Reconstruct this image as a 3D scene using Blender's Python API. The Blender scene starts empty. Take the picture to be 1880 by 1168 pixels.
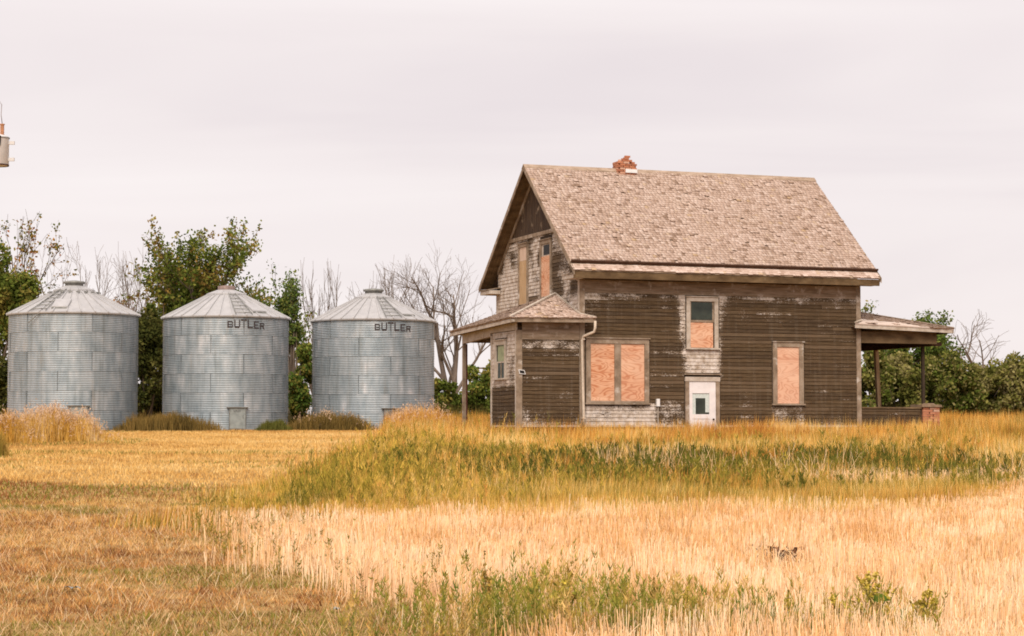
import bpy, math, random
import numpy as np
from mathutils import Vector, Matrix

random.seed(11)
rng = np.random.default_rng(7)
R = math.radians
SC = bpy.context.scene
COL = SC.collection

# ------------------------------------------------------------------ camera
cam = bpy.data.cameras.new('camera')
cam.sensor_fit = 'HORIZONTAL'
cam.sensor_width = 36.0
cam.lens = 3743.7 / 1880 * 36.0
cam.clip_start = 0.5
cam.clip_end = 6000
cam_ob = bpy.data.objects.new('camera', cam)
COL.objects.link(cam_ob)
cam_ob.location = (0, 0, 1.6)
cam_ob.rotation_euler = (math.pi / 2 + 0.0550548, 0, 0)
SC.camera = cam_ob

# ------------------------------------------------------------------ world: overcast sky
SUN_EL, SUN_AZ = 48.0, 186.0          # azimuth clockwise from +Y (behind the camera)
EXPO = 1.3
SC.view_settings.view_transform = 'Standard'
SC.view_settings.look = 'None'
SC.view_settings.gamma = 1.0
SC.view_settings.use_curve_mapping = False
SC.view_settings.exposure = EXPO
SC.cycles.filter_width = 1.8

world = bpy.data.worlds.new('World')
SC.world = world
world.use_nodes = True
nt = world.node_tree
nt.nodes.clear()
wo = nt.nodes.new('ShaderNodeOutputWorld')
bg = nt.nodes.new('ShaderNodeBackground')
bg.inputs['Strength'].default_value = 0.1
sky = nt.nodes.new('ShaderNodeTexSky')
sky.sky_type = 'NISHITA'
sky.sun_disc = False
sky.sun_elevation = R(SUN_EL)
sky.sun_rotation = R(SUN_AZ)
tc = nt.nodes.new('ShaderNodeTexCoord')
mp = nt.nodes.new('ShaderNodeMapping')
mp.inputs['Scale'].default_value = (1.3, 1.3, 9.0)
mp.inputs['Rotation'].default_value = (0.05, 0.06, 0.0)
n1 = nt.nodes.new('ShaderNodeTexNoise')
n1.inputs['Scale'].default_value = 1.5
n1.inputs['Detail'].default_value = 5
n1.inputs['Roughness'].default_value = 0.45
n1.inputs['Distortion'].default_value = 0.6
rp = nt.nodes.new('ShaderNodeValToRGB')
e = rp.color_ramp.elements
e[0].position = 0.30; e[0].color = (0.735, 0.655, 0.675, 1)
e[1].position = 0.68; e[1].color = (0.915, 0.842, 0.832, 1)
m = rp.color_ramp.elements.new(0.5); m.color = (0.855, 0.776, 0.772, 1)
sc_ = nt.nodes.new('ShaderNodeVectorMath'); sc_.operation = 'SCALE'
sc_.inputs['Scale'].default_value = 10.5 / 2 ** EXPO
mx = nt.nodes.new('ShaderNodeMixRGB')
mx.inputs['Fac'].default_value = 0.975
L_ = nt.links.new
L_(tc.outputs['Generated'], mp.inputs['Vector'])
L_(mp.outputs['Vector'], n1.inputs['Vector'])
L_(n1.outputs['Fac'], rp.inputs['Fac'])
L_(rp.outputs['Color'], sc_.inputs[0])
L_(sky.outputs['Color'], mx.inputs['Color1'])
L_(sc_.outputs['Vector'], mx.inputs['Color2'])
L_(mx.outputs['Color'], bg.inputs['Color'])
L_(bg.outputs['Background'], wo.inputs['Surface'])

sun = bpy.data.lights.new('sun', 'SUN')
sun.energy = 1.5
sun.angle = R(40)
sun.color = (1.0, 0.90, 0.78)
sun_ob = bpy.data.objects.new('sun', sun)
COL.objects.link(sun_ob)
sd = Vector((math.sin(R(SUN_AZ)) * math.cos(R(SUN_EL)), math.cos(R(SUN_AZ)) * math.cos(R(SUN_EL)), math.sin(R(SUN_EL))))
sun_ob.rotation_euler = sd.to_track_quat('Z', 'Y').to_euler()

# ------------------------------------------------------------------ helpers
def tag(o, label=None, cat=None, group=None, kind=None):
    if label: o['label'] = label
    if cat: o['category'] = cat
    if group: o['group'] = group
    if kind: o['kind'] = kind
    return o

def empty(name, loc, rz=0.0, parent=None):
    o = bpy.data.objects.new(name, None)
    COL.objects.link(o)
    o.location = loc
    o.rotation_euler = (0, 0, rz)
    o.empty_display_size = 0.3
    o.parent = parent
    return o

def link(name, me, parent=None, mat=None):
    if mat and not me.materials:
        me.materials.append(mat)
    o = bpy.data.objects.new(name, me)
    COL.objects.link(o)
    o.parent = parent
    return o

def np_mesh(name, V, F, mat=None, col=None, smooth=False, extra=None):
    """V (n,3), F (m,k) with k = 3 or 4; col (n,3) colour of the thing itself"""
    V = np.ascontiguousarray(V, np.float32); F = np.ascontiguousarray(F, np.int32)
    me = bpy.data.meshes.new(name)
    k = F.shape[1]
    me.vertices.add(len(V)); me.vertices.foreach_set('co', V.ravel())
    me.loops.add(F.size); me.loops.foreach_set('vertex_index', F.ravel())
    me.polygons.add(len(F))
    me.polygons.foreach_set('loop_start', np.arange(0, F.size, k, dtype=np.int32))
    if smooth:
        me.polygons.foreach_set('use_smooth', np.ones(len(F), bool))
    me.update(calc_edges=True)
    if col is not None:
        a = me.color_attributes.new('col', 'FLOAT_COLOR', 'POINT')
        c = np.ones((len(V), 4), np.float32); c[:, :3] = col
        a.data.foreach_set('color', c.ravel())
    if extra:
        for n, v in extra.items():
            a = me.attributes.new(n, 'FLOAT', 'POINT')
            a.data.foreach_set('value', np.ascontiguousarray(v, np.float32))
    if mat: me.materials.append(mat)
    return me

class MB:
    """collects shapes for one mesh"""
    def __init__(s): s.v = []; s.f = []
    def hexa(s, p):
        b = len(s.v); s.v += [tuple(q) for q in p]
        for f in ((0,3,2,1),(4,5,6,7),(0,1,5,4),(1,2,6,5),(2,3,7,6),(3,0,4,7)):
            s.f.append(tuple(b+i for i in f))
        return s
    def box(s, x0, x1, y0, y1, z0, z1):
        return s.hexa([(x0,y0,z0),(x1,y0,z0),(x1,y1,z0),(x0,y1,z0),(x0,y0,z1),(x1,y0,z1),(x1,y1,z1),(x0,y1,z1)])
    def slab(s, poly, n):
        """poly: planar list of points, extruded by vector n"""
        b = len(s.v); k = len(poly)
        s.v += [tuple(p) for p in poly] + [tuple(Vector(p)+Vector(n)) for p in poly]
        s.f.append(tuple(range(b+k-1, b-1, -1))); s.f.append(tuple(range(b+k, b+2*k)))
        for i in range(k):
            j = (i+1) % k
            s.f.append((b+i, b+j, b+k+j, b+k+i))
        return s
    def tube(s, pts, rad, n=8, cap=True):
        pts = [Vector(p) for p in pts]
        if not hasattr(rad, '__len__'): rad = [rad]*len(pts)
        rings = []
        for i, p in enumerate(pts):
            d = (pts[min(i+1, len(pts)-1)] - pts[max(i-1, 0)]).normalized()
            a = d.orthogonal().normalized() if abs(d.z) > 0.9 else d.cross(Vector((0,0,1))).normalized()
            if abs(d.z) > 0.9:
                a = (Vector((1,0,0)) - d*d.x).normalized()
            c = d.cross(a)
            b = len(s.v)
            for j in range(n):
                t = 2*math.pi*j/n
                s.v.append(tuple(p + (a*math.cos(t) + c*math.sin(t))*rad[i]))
            rings.append(b)
        for i in range(len(pts)-1):
            for j in range(n):
                k = (j+1) % n
                s.f.append((rings[i]+j, rings[i]+k, rings[i+1]+k, rings[i+1]+j))
        if cap:
            s.f.append(tuple(rings[0]+j for j in range(n-1, -1, -1)))
            s.f.append(tuple(rings[-1]+j for j in range(n)))
        return s
    def lathe(s, prof, n=32, cx=0, cy=0):
        b0 = len(s.v)
        for (r, z) in prof:
            for j in range(n):
                t = 2*math.pi*j/n
                s.v.append((cx + r*math.cos(t), cy + r*math.sin(t), z))
        for i in range(len(prof)-1):
            for j in range(n):
                k = (j+1) % n
                s.f.append((b0+i*n+j, b0+i*n+k, b0+(i+1)*n+k, b0+(i+1)*n+j))
        return s
    def mesh(s, name, mat=None, smooth=False):
        me = bpy.data.meshes.new(name)
        me.from_pydata(s.v, [], s.f)
        if smooth:
            me.polygons.foreach_set('use_smooth', [True]*len(me.polygons))
        if mat: me.materials.append(mat)
        me.update()
        return me
    def build(s, name, mat, parent=None, smooth=False):
        return link(name, s.mesh(name, mat, smooth), parent)

def vnoise(x, y, scale, seed=0):
    x = np.asarray(x, float)/scale; y = np.asarray(y, float)/scale
    xi = np.floor(x).astype(np.int64); yi = np.floor(y).astype(np.int64)
    fx = x-xi; fy = y-yi
    fx = fx*fx*(3-2*fx); fy = fy*fy*(3-2*fy)
    def h(a, b):
        n = (a*374761393 + b*668265263 + seed*974711) & 0x7fffffff
        n = ((n ^ (n >> 13))*1274126177) & 0x7fffffff
        return ((n ^ (n >> 16)) & 0xffff)/65535.0
    return (h(xi,yi)*(1-fx)+h(xi+1,yi)*fx)*(1-fy)+(h(xi,yi+1)*(1-fx)+h(xi+1,yi+1)*fx)*fy

def fbm(x, y, scale, seed=0):
    return 0.55*vnoise(x,y,scale,seed)+0.3*vnoise(x,y,scale*.43,seed+5)+0.15*vnoise(x,y,scale*.19,seed+9)

def ground_z(x, y):
    x = np.asarray(x, float); y = np.asarray(y, float)
    z = 0.0246*np.clip(y-12, -12, 63)
    z = z + 0.07*(fbm(x, y, 7.0, 3)-.5)*np.clip((70-y)/30, 0, 1)
    return z

# ------------------------------------------------------------------ materials
def new_mat(name):
    m = bpy.data.materials.new(name); m.use_nodes = True
    t = m.node_tree
    b = t.nodes['Principled BSDF']
    b.inputs['Specular IOR Level'].default_value = 0.25
    return m, t, b

def N(t, typ, **kw):
    n = t.nodes.new(typ)
    for k, v in kw.items():
        if k.startswith('_'): setattr(n, k[1:], v)
        else: n.inputs[k.replace('__', ' ')].default_value = v
    return n

def noise(t, vec, scale, detail=4, rough=.55, dist=0.0):
    n = N(t, 'ShaderNodeTexNoise', Scale=scale, Detail=detail, Roughness=rough, Distortion=dist)
    if vec is not None: t.links.new(vec, n.inputs['Vector'])
    return n.outputs['Fac']

def mapping(t, vec, scale=(1,1,1), loc=(0,0,0), rot=(0,0,0)):
    n = t.nodes.new('ShaderNodeMapping')
    n.inputs['Scale'].default_value = scale; n.inputs['Location'].default_value = loc; n.inputs['Rotation'].default_value = rot
    t.links.new(vec, n.inputs['Vector'])
    return n.outputs['Vector']

def ramp(t, fac, stops):
    n = t.nodes.new('ShaderNodeValToRGB')
    el = n.color_ramp.elements
    while len(el) > 1: el.remove(el[-1])
    el[0].position = stops[0][0]; el[0].color = (*stops[0][1], 1)
    for p, c in stops[1:]:
        k = el.new(p); k.color = (*c, 1)
    t.links.new(fac, n.inputs['Fac'])
    return n.outputs['Color']

def mixc(t, fac, a, b, mode='MIX'):
    n = t.nodes.new('ShaderNodeMixRGB'); n.blend_type = mode
    for s, v in ((n.inputs['Fac'], fac), (n.inputs['Color1'], a), (n.inputs['Color2'], b)):
        if isinstance(v, (int, float)): s.default_value = v
        elif isinstance(v, tuple): s.default_value = (*v, 1)
        else: t.links.new(v, s)
    return n.outputs['Color']

def math_(t, op, a, b=None):
    n = t.nodes.new('ShaderNodeMath'); n.operation = op
    for s, v in ((n.inputs[0], a), (n.inputs[1], b)):
        if v is None: continue
        if isinstance(v, (int, float)): s.default_value = v
        else: t.links.new(v, s)
    return n.outputs[0]

def maprange(t, v, a, b, c=0.0, d=1.0):
    n = t.nodes.new('ShaderNodeMapRange')
    t.links.new(v, n.inputs['Value'])
    n.inputs['From Min'].default_value = a; n.inputs['From Max'].default_value = b
    n.inputs['To Min'].default_value = c; n.inputs['To Max'].default_value = d
    return n.outputs['Result']

def objco(t): return t.nodes.new('ShaderNodeTexCoord').outputs['Object']
def objrand(t): return t.nodes.new('ShaderNodeObjectInfo').outputs['Random']
def attr(t, name, out='Fac'):
    n = t.nodes.new('ShaderNodeAttribute'); n.attribute_name = name
    return n.outputs[out]

def bump(t, b, h, strength=.4, dist=.01):
    n = t.nodes.new('ShaderNodeBump'); n.inputs['Strength'].default_value = strength; n.inputs['Distance'].default_value = dist
    t.links.new(h, n.inputs['Height']); t.links.new(n.outputs['Normal'], b.inputs['Normal'])

def plant_mat(name, trans=.35, upward=0.0):
    """thin leaf: diffuse reflection plus light shining through"""
    m, t, b = new_mat(name)
    t.nodes.remove(b)
    c = attr(t, 'col', 'Color')
    df = t.nodes.new('ShaderNodeBsdfDiffuse')
    t.links.new(c, df.inputs['Color'])
    if upward:
        geo = t.nodes.new('ShaderNodeNewGeometry')
        va = N(t, 'ShaderNodeVectorMath', _operation='SCALE'); va.inputs['Scale'].default_value = 1-upward
        t.links.new(geo.outputs['Normal'], va.inputs[0])
        vb = N(t, 'ShaderNodeVectorMath', _operation='ADD'); vb.inputs[1].default_value = (0, 0, upward)
        t.links.new(va.outputs[0], vb.inputs[0])
        vn = N(t, 'ShaderNodeVectorMath', _operation='NORMALIZE'); t.links.new(vb.outputs[0], vn.inputs[0])
        t.links.new(vn.outputs[0], df.inputs['Normal'])
    tr = t.nodes.new('ShaderNodeBsdfTranslucent')
    t.links.new(c, tr.inputs['Color'])
    mx = t.nodes.new('ShaderNodeMixShader'); mx.inputs[0].default_value = trans
    t.links.new(df.outputs[0], mx.inputs[1]); t.links.new(tr.outputs[0], mx.inputs[2])
    t.links.new(mx.outputs[0], t.nodes['Material Output'].inputs['Surface'])
    return m

def siding_mat():
    m, t, b = new_mat('weathered_siding')
    o = objco(t)
    p = attr(t, 'paint')
    rnd = objrand(t)
    g1 = noise(t, mapping(t, o, (1.6, 1.6, 30)), 1.6, 5, .6)
    g2 = noise(t, mapping(t, o, (5, 5, 110)), 1.0, 4, .65)
    blot = noise(t, o, 1.5, 5, .6)
    bare = ramp(t, g1, [(.28, (.036,.020,.008)), (.5, (.074,.044,.019)), (.72, (.150,.098,.050))])
    bare = mixc(t, maprange(t, blot, .42, .72, 0, .55), bare, (.092,.055,.026))
    bare = mixc(t, maprange(t, rnd, 0, .6, .45, 0), bare, (.028,.016,.009))
    bare = mixc(t, maprange(t, rnd, .75, 1, 0, .5), bare, (.155,.105,.065))
    long_ = noise(t, mapping(t, o, (.5,.5,16)), 1.3, 4, .6)
    bare = mixc(t, maprange(t, long_, .56, .74, 0, .55), bare, (.21,.15,.095))
    s = math_(t, 'ADD', p, math_(t, 'MULTIPLY', math_(t, 'SUBTRACT', blot, .5), 1.3))
    s = math_(t, 'ADD', s, math_(t, 'MULTIPLY', math_(t, 'SUBTRACT', g2, .5), 1.1))
    fl = noise(t, mapping(t, o, (1,1,1.6)), 26, 3, .6)
    s = math_(t, 'ADD', s, math_(t, 'MULTIPLY', math_(t, 'SUBTRACT', fl, .5), 1.2))
    mask = maprange(t, s, .46, .68)
    chalk = ramp(t, noise(t, o, 5, 4, .6), [(.3, (.30,.225,.16)), (.5, (.52,.44,.37)), (.75, (.70,.64,.60))])
    c = mixc(t, mask, bare, chalk)
    vs = noise(t, mapping(t, o, (7,7,.35)), 1.3, 4, .6)
    c = mixc(t, maprange(t, vs, .52, .75, 0, .30), c, (.17,.135,.10))
    t.links.new(c, b.inputs['Base Color'])
    b.inputs['Roughness'].default_value = .8
    bump(t, b, math_(t, 'ADD', g2, math_(t, 'MULTIPLY', mask, .5)), .5, .006)
    return m

def wood_mat(name, dark, mid, light, scale=(3,3,3), peel=None, thr=.55, grain=(1,1,1)):
    m, t, b = new_mat(name)
    o = objco(t)
    g = noise(t, mapping(t, o, tuple(a*b_ for a, b_ in zip(scale, grain))), 1.5, 6, .65)
    c = ramp(t, g, [(.3, dark), (.5, mid), (.75, light)])
    if peel:
        mk = maprange(t, noise(t, o, 2.3, 6, .65), thr, thr+.12)
        c = mixc(t, mk, c, peel)
    t.links.new(c, b.inputs['Base Color'])
    b.inputs['Roughness'].default_value = .82
    bump(t, b, g, .35, .006)
    return m

def plain_mat(name, c, rough=.7, metal=0.0, spec=.25, var=.25, scale=6):
    m, t, b = new_mat(name)
    g = noise(t, objco(t), scale, 5, .6)
    lo = tuple(x*(1-var) for x in c); hi = tuple(min(1, x*(1+var)) for x in c)
    t.links.new(ramp(t, g, [(.3, lo), (.7, hi)]), b.inputs['Base Color'])
    b.inputs['Roughness'].default_value = rough; b.inputs['Metallic'].default_value = metal
    b.inputs['Specular IOR Level'].default_value = spec
    return m

def shingle_mat(name, tint=1.0, obj_random=False):
    m, t, b = new_mat(name)
    o = objco(t)
    r = objrand(t) if obj_random else attr(t, 'tint')
    c = ramp(t, r, [(0, (.25,.165,.12)), (.10, (.42,.305,.245)), (.5, (.515,.390,.325)), (.8, (.565,.440,.375)), (.95, (.62,.50,.435)), (1, (.48,.34,.21))])
    g = noise(t, o, 9, 5, .65)
    c = mixc(t, maprange(t, g, .35, .8, 0, .4), c, (.30,.185,.11))
    big = noise(t, o, .7, 3, .5)
    c = mixc(t, maprange(t, big, .45, .8, 0, .25), c, (.46,.33,.23))
    c = mixc(t, maprange(t, noise(t, mapping(t, o, (2.5,.35,.35)), 1.2, 4, .6), .5, .8, 0, .30), c, (.28,.205,.16))
    if tint != 1.0: c = mixc(t, 1.0, c, (tint, tint*.97, tint*.93), 'MULTIPLY')
    t.links.new(c, b.inputs['Base Color'])
    b.inputs['Roughness'].default_value = .85
    bump(t, b, g, .5, .01)
    return m

def plywood_mat(seed, pale=0.0):
    m, t, b = new_mat('plywood')
    o = mapping(t, objco(t), (1,1,1), (seed*3.1, seed*1.7, seed*2.3))
    warp = noise(t, mapping(t, o, (1.1,1.1,3.4)), 1.0, 1.5, .45, .4)
    rings = N(t, 'ShaderNodeMath', _operation='SINE')
    t.links.new(math_(t, 'MULTIPLY', warp, 75), rings.inputs[0])
    fine = noise(t, mapping(t, o, (4,4,40)), 1.0, 3, .6)
    big = noise(t, mapping(t, o, (.6,.6,2.0)), 1.3, 2, .5)
    f = math_(t, 'ADD', math_(t, 'MULTIPLY', rings.outputs[0], .5), .5)
    base = mixc(t, maprange(t, big, .35, .65), (.63,.315,.175), (.72,.43,.275))
    c = mixc(t, maprange(t, math_(t, 'MULTIPLY', f, maprange(t, big, .3, .7, 1.15, .7)), .45, .95, 0, .85), base, (.44,.14,.05))
    c = mixc(t, maprange(t, fine, .4, .8, 0, .25), c, (.75,.52,.37))
    c = mixc(t, maprange(t, noise(t, o, 2.2, 5, .65), .45, .8, 0, .55), c, (.56,.36,.25))
    c = mixc(t, pale, c, (.74,.50,.39))
    t.links.new(c, b.inputs['Base Color'])
    b.inputs['Roughness'].default_value = .7
    return m

def galv_mat(name='galvanised_sheet', roof=False):
    m, t, b = new_mat(name)
    geo = t.nodes.new('ShaderNodeNewGeometry')
    pos = geo.outputs['Position']
    rnd = objrand(t)
    off = N(t, 'ShaderNodeVectorMath', _operation='ADD')
    cmb = t.nodes.new('ShaderNodeCombineXYZ')
    for i in range(3): t.links.new(math_(t, 'MULTIPLY', rnd, 37.0*(i+1)), cmb.inputs[i])
    t.links.new(pos, off.inputs[0]); t.links.new(cmb.outputs[0], off.inputs[1])
    v = off.outputs[0]
    blot = noise(t, mapping(t, v, (2.2,2.2,.8)), 1.25, 5, .55)
    streak = noise(t, mapping(t, pos, (6,6,.35)), 1.3, 4, .6)
    fine = noise(t, pos, 14, 3, .6)
    if roof:
        c = ramp(t, blot, [(.25, (.40,.395,.40)), (.6, (.49,.48,.48)), (.8, (.55,.54,.54))])
        c = mixc(t, maprange(t, streak, .5, .8, 0, .3), c, (.34,.31,.28))
    else:
        c = ramp(t, blot, [(.28, (.205,.252,.282)), (.44, (.300,.348,.380)), (.60, (.390,.428,.455)), (.74, (.56,.565,.58))])
        c = mixc(t, maprange(t, rnd, 0, 1, 0, .18), c, (.19,.215,.225))
        c = mixc(t, maprange(t, streak, .52, .74, 0, .55), c, (.14,.155,.145))
        c = mixc(t, maprange(t, noise(t, mapping(t, pos, (3,3,.5), (4,7,1)), 1.1, 4, .6), .60, .78, 0, .35), c, (.27,.20,.12))
    c = mixc(t, maprange(t, fine, .45, .8, 0, .2), c, (.30,.30,.29))
    t.links.new(c, b.inputs['Base Color'])
    b.inputs['Metallic'].default_value = .25
    b.inputs['Roughness'].default_value = .5
    b.inputs['Specular IOR Level'].default_value = .35
    return m

M = {}
M['siding'] = siding_mat()
M['trim'] = wood_mat('weathered_trim', (.14,.10,.065), (.27,.20,.14), (.40,.32,.25), (2,2,2), (.52,.46,.40), .57)
M['trim_pale'] = wood_mat('pale_painted_trim', (.34,.27,.20), (.48,.41,.34), (.60,.53,.47), (3,3,3), (.22,.15,.09), .60)
M['soffit'] = wood_mat('brown_soffit_boards', (.075,.045,.022), (.15,.098,.05), (.25,.17,.09), (1.2,2.5,2.5), (.36,.29,.21), .66)
M['gable_boards'] = wood_mat('dark_gable_boards', (.030,.018,.012), (.055,.033,.020), (.11,.07,.04), (9,9,1.2), (.30,.22,.15), .585)
M['frieze'] = wood_mat('frieze_board', (.13,.09,.06), (.25,.18,.12), (.40,.32,.26), (.8,.8,7), (.50,.43,.37), .56)
M['gutter'] = plain_mat('brown_gutter_board', (.075,.038,.022), .8)
M['dark_void'] = plain_mat('dark_sheathing', (.012,.009,.007), .9)
M['sheath'] = plain_mat('sheathing', (.05,.034,.022), .9)
M['deck'] = wood_mat('roof_deck', (.22,.15,.10), (.34,.25,.18), (.48,.37,.29), (2,6,2))
M['bare_deck'] = wood_mat('bare_pale_deck', (.44,.34,.27), (.58,.47,.40), (.68,.58,.52), (1,7,7))
M['shingle'] = shingle_mat('cedar_shingles')
M['shingle_obj'] = shingle_mat('cedar_shingle_single', obj_random=True)
M['shingle_torn'] = shingle_mat('brown_torn_shingles', .62)
M['white_door'] = plain_mat('white_door_paint', (.74,.69,.68), .55, var=.1, scale=3)
M['curtain'] = plain_mat('pale_curtain', (.55,.60,.57), .9, var=.12, scale=20)
M['pipe'] = plain_mat('beige_pipe', (.58,.48,.38), .6, var=.2, scale=5)
M['maroon'] = wood_mat('maroon_board', (.040,.012,.010), (.075,.020,.016), (.12,.04,.03), (6,6,1))
M['post_brown'] = wood_mat('tan_post', (.30,.18,.09), (.46,.31,.17), (.58,.43,.27), (6,6,1))
M['mortar'] = plain_mat('mortar', (.36,.28,.22), .9)
M['stone_cap'] = plain_mat('brown_stone_cap', (.20,.135,.085), .85, var=.4, scale=4)
M['flashing'] = plain_mat('white_flashing', (.70,.70,.70), .5, var=.1)
M['found'] = plain_mat('foundation_stone', (.14,.11,.085), .9, var=.4)
M['plaque_w'] = plain_mat('white_plastic', (.75,.73,.71), .5, var=.05)
M['black'] = plain_mat('black_plate', (.015,.013,.012), .5)
M['knob'] = plain_mat('dark_knob', (.05,.03,.02), .35, .6)
M['galv'] = galv_mat()
M['galv_roof'] = galv_mat('galvanised_roof_sheet', True)
M['galv_door'] = plain_mat('bin_door_steel', (.30,.33,.32), .5, .2, var=.2)
M['galv_seam'] = plain_mat('dark_lap_steel', (.16,.18,.19), .6, .3, var=.4, scale=3)  # seam strips and ring seams in a darker steel than the sheets
M['galv_dark'] = plain_mat('dull_steel', (.24,.24,.225), .6, .3, var=.3)
M['letter'] = plain_mat('faded_black_lettering', (.052,.042,.044), .8, var=.5, scale=12)
M['tank'] = plain_mat('transformer_grey', (.62,.60,.59), .45, var=.06)
M['porcelain'] = plain_mat('brown_porcelain', (.42,.19,.09), .25, spec=.5)
M['pole'] = wood_mat('pole_wood', (.10,.07,.05), (.18,.13,.09), (.27,.20,.15), (8,8,.6))
M['wire'] = plain_mat('wire', (.30,.26,.25), .5)
M['leaf'] = plant_mat('tree_leaves', .3, .22)
M['grass'] = plant_mat('grass_blades', .22, upward=.42)
M['bark'] = wood_mat('bark', (.060,.042,.028), (.12,.088,.062), (.20,.15,.11), (5,5,1))
M['bark_grey'] = wood_mat('grey_bark', (.11,.085,.065), (.20,.155,.125), (.30,.24,.20), (5,5,1))

def glass_mat():
    m, t, b = new_mat('old_window_glass')
    g = noise(t, objco(t), 3, 3, .5)
    t.links.new(ramp(t, g, [(.3, (.018,.022,.016)), (.7, (.045,.055,.04))]), b.inputs['Base Color'])
    b.inputs['Roughness'].default_value = .12
    b.inputs['Specular IOR Level'].default_value = .35
    return m
M['glass'] = glass_mat()

def brick_mat():
    m, t, b = new_mat('old_red_brick')
    r = objrand(t)
    c = ramp(t, r, [(0, (.31,.115,.062)), (.4, (.45,.175,.092)), (.75, (.53,.235,.135)), (1, (.56,.36,.26))])
    g = noise(t, objco(t), 14, 5, .7)
    c = mixc(t, maprange(t, g, .45, .8, 0, .5), c, (.22,.11,.07))
    t.links.new(c, b.inputs['Base Color']); b.inputs['Roughness'].default_value = .9
    bump(t, b, g, .5, .01)
    return m
M['brick'] = brick_mat()

def ground_mat():
    m, t, b = new_mat('field_ground')
    geo = t.nodes.new('ShaderNodeNewGeometry'); pos = geo.outputs['Position']
    a = noise(t, pos, .5, 6, .6); c2 = noise(t, pos, 3.5, 6, .65); c3 = noise(t, mapping(t, pos, (1,1,1)), 40, 4, .7)
    c = ramp(t, a, [(.3, (.26,.155,.065)), (.5, (.40,.25,.095)), (.7, (.50,.33,.13))])
    c = mixc(t, maprange(t, c2, .45, .7, 0, .7), c, (.24,.125,.055))
    c = mixc(t, maprange(t, c3, .4, .7, 0, .6), c, (.55,.36,.15))
    t.links.new(c, b.inputs['Base Color']); b.inputs['Roughness'].default_value = .95
    b.inputs['Specular IOR Level'].default_value = .05
    bump(t, b, c3, .8, .03)
    return m
M['ground'] = ground_mat()

# ------------------------------------------------------------------ ground
def make_ground():
    xs = np.concatenate([np.linspace(-900, -60, 22), np.linspace(-55, 55, 221), np.linspace(60, 900, 22)])
    ys = np.concatenate([np.linspace(-40, 8, 9), np.linspace(9, 90, 163), np.linspace(95, 200, 15), np.linspace(230, 2500, 20)])
    X, Y = np.meshgrid(xs, ys)
    Z = ground_z(X, Y)
    V = np.stack([X.ravel(), Y.ravel(), Z.ravel()], 1)
    nx, ny = len(xs), len(ys)
    i, j = np.meshgrid(np.arange(nx-1), np.arange(ny-1))
    a = (j*nx+i).ravel()
    F = np.stack([a, a+1, a+nx+1, a+nx], 1)
    o = link('ground', np_mesh('ground', V, F, M['ground'], smooth=True))
    tag(o, 'dry golden farm field sloping gently up to the house', 'ground', kind='structure')
make_ground()

# ------------------------------------------------------------------ farmhouse
# local frame: x along the long wall, y away along the gable, z up from the sill
HL, HW = 9.63, 7.58
house = empty('farmhouse', (2.082, 62.0, 1.6), 0.34709)
tag(house, 'abandoned two storey farmhouse with bare brown siding, shingle roof and boarded windows', 'house')
TAN = 0.832
TH = math.atan(TAN)
EY, EZ = -0.60, 4.86            # eave line of the roof plane
OH = 0.43
def under(y):                    # underside of the roof at y
    yy = y if y < HW/2 else HW-y
    return EZ + (yy-EY)*TAN - .12

def sm(a, b, v):
    k = np.clip((v-a)/(b-a), 0, 1); return k*k*(3-2*k)
def inbox(x, z, x0, x1, z0, z1, f=.12):
    return sm(x0-f, x0+f, x)*(1-sm(x1-f, x1+f, x))*sm(z0-f, z0+f, z)*(1-sm(z1-f, z1+f, z))

def paint_long(s, z):
    p = .04 + .10*vnoise(s, z*3, 1.4, 2)
    p = p + .66*inbox(s, z, .05, 2.4, .1, .80, .18)
    p = p + .70*inbox(s, z, 3.42, 4.72, 1.62, 2.6, .14)
    p = p + .55*inbox(s, z, 3.25, 3.6, 2.7, 4.3, .16) + .45*inbox(s, z, 4.5, 4.82, 2.6, 4.3, .12)
    p = p + .40*sm(3.85, 4.15, z)
    p = p + .36*inbox(s, z, 6.45, 7.6, .1, .8, .1)
    p = p + .38*inbox(s, z, 2.3, 3.5, .1, .8, .2)
    p = p + .22*(1-sm(.18, .34, z)) + .22*(1-sm(.3, .8, s))*sm(2.9, 3.3, z)
    return p
def paint_gable(s, z):
    b = vnoise(s, z, .55, 21)
    p = .42 + 1.1*(b-.40)
    p = p + .35*inbox(s, z, 5.4, 7.6, 3.8, 5.6, .3) + .28*(1-sm(2.3, 2.6, s))*0
    p = p + .5*inbox(s, z, 2.3, 7.6, 4.3, 4.75, .08) - .25*inbox(s, z, 0, 2.4, 4.2, 5.5, .1)
    p = p + .3*inbox(s, z, 3.3, 4.6, 5.85, 6.05, .05)
    p = p + .6*(1-sm(3.0, 3.5, z))
    return p
def paint_pfront(s, z):
    return .10 + .85*sm(1.28, 1.42, z) - .38*inbox(s, z, .1, .75, 1.45, 2.35, .12)
def paint_pside(s, z):
    return .07 + .12*vnoise(s, z*3, 1.0, 5) + .42*inbox(s, z, .1, 2.0, 2.45, 2.7, .12) + .22*(1-sm(.2, .35, z)) + .15*sm(1.2, .3, z)

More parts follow.
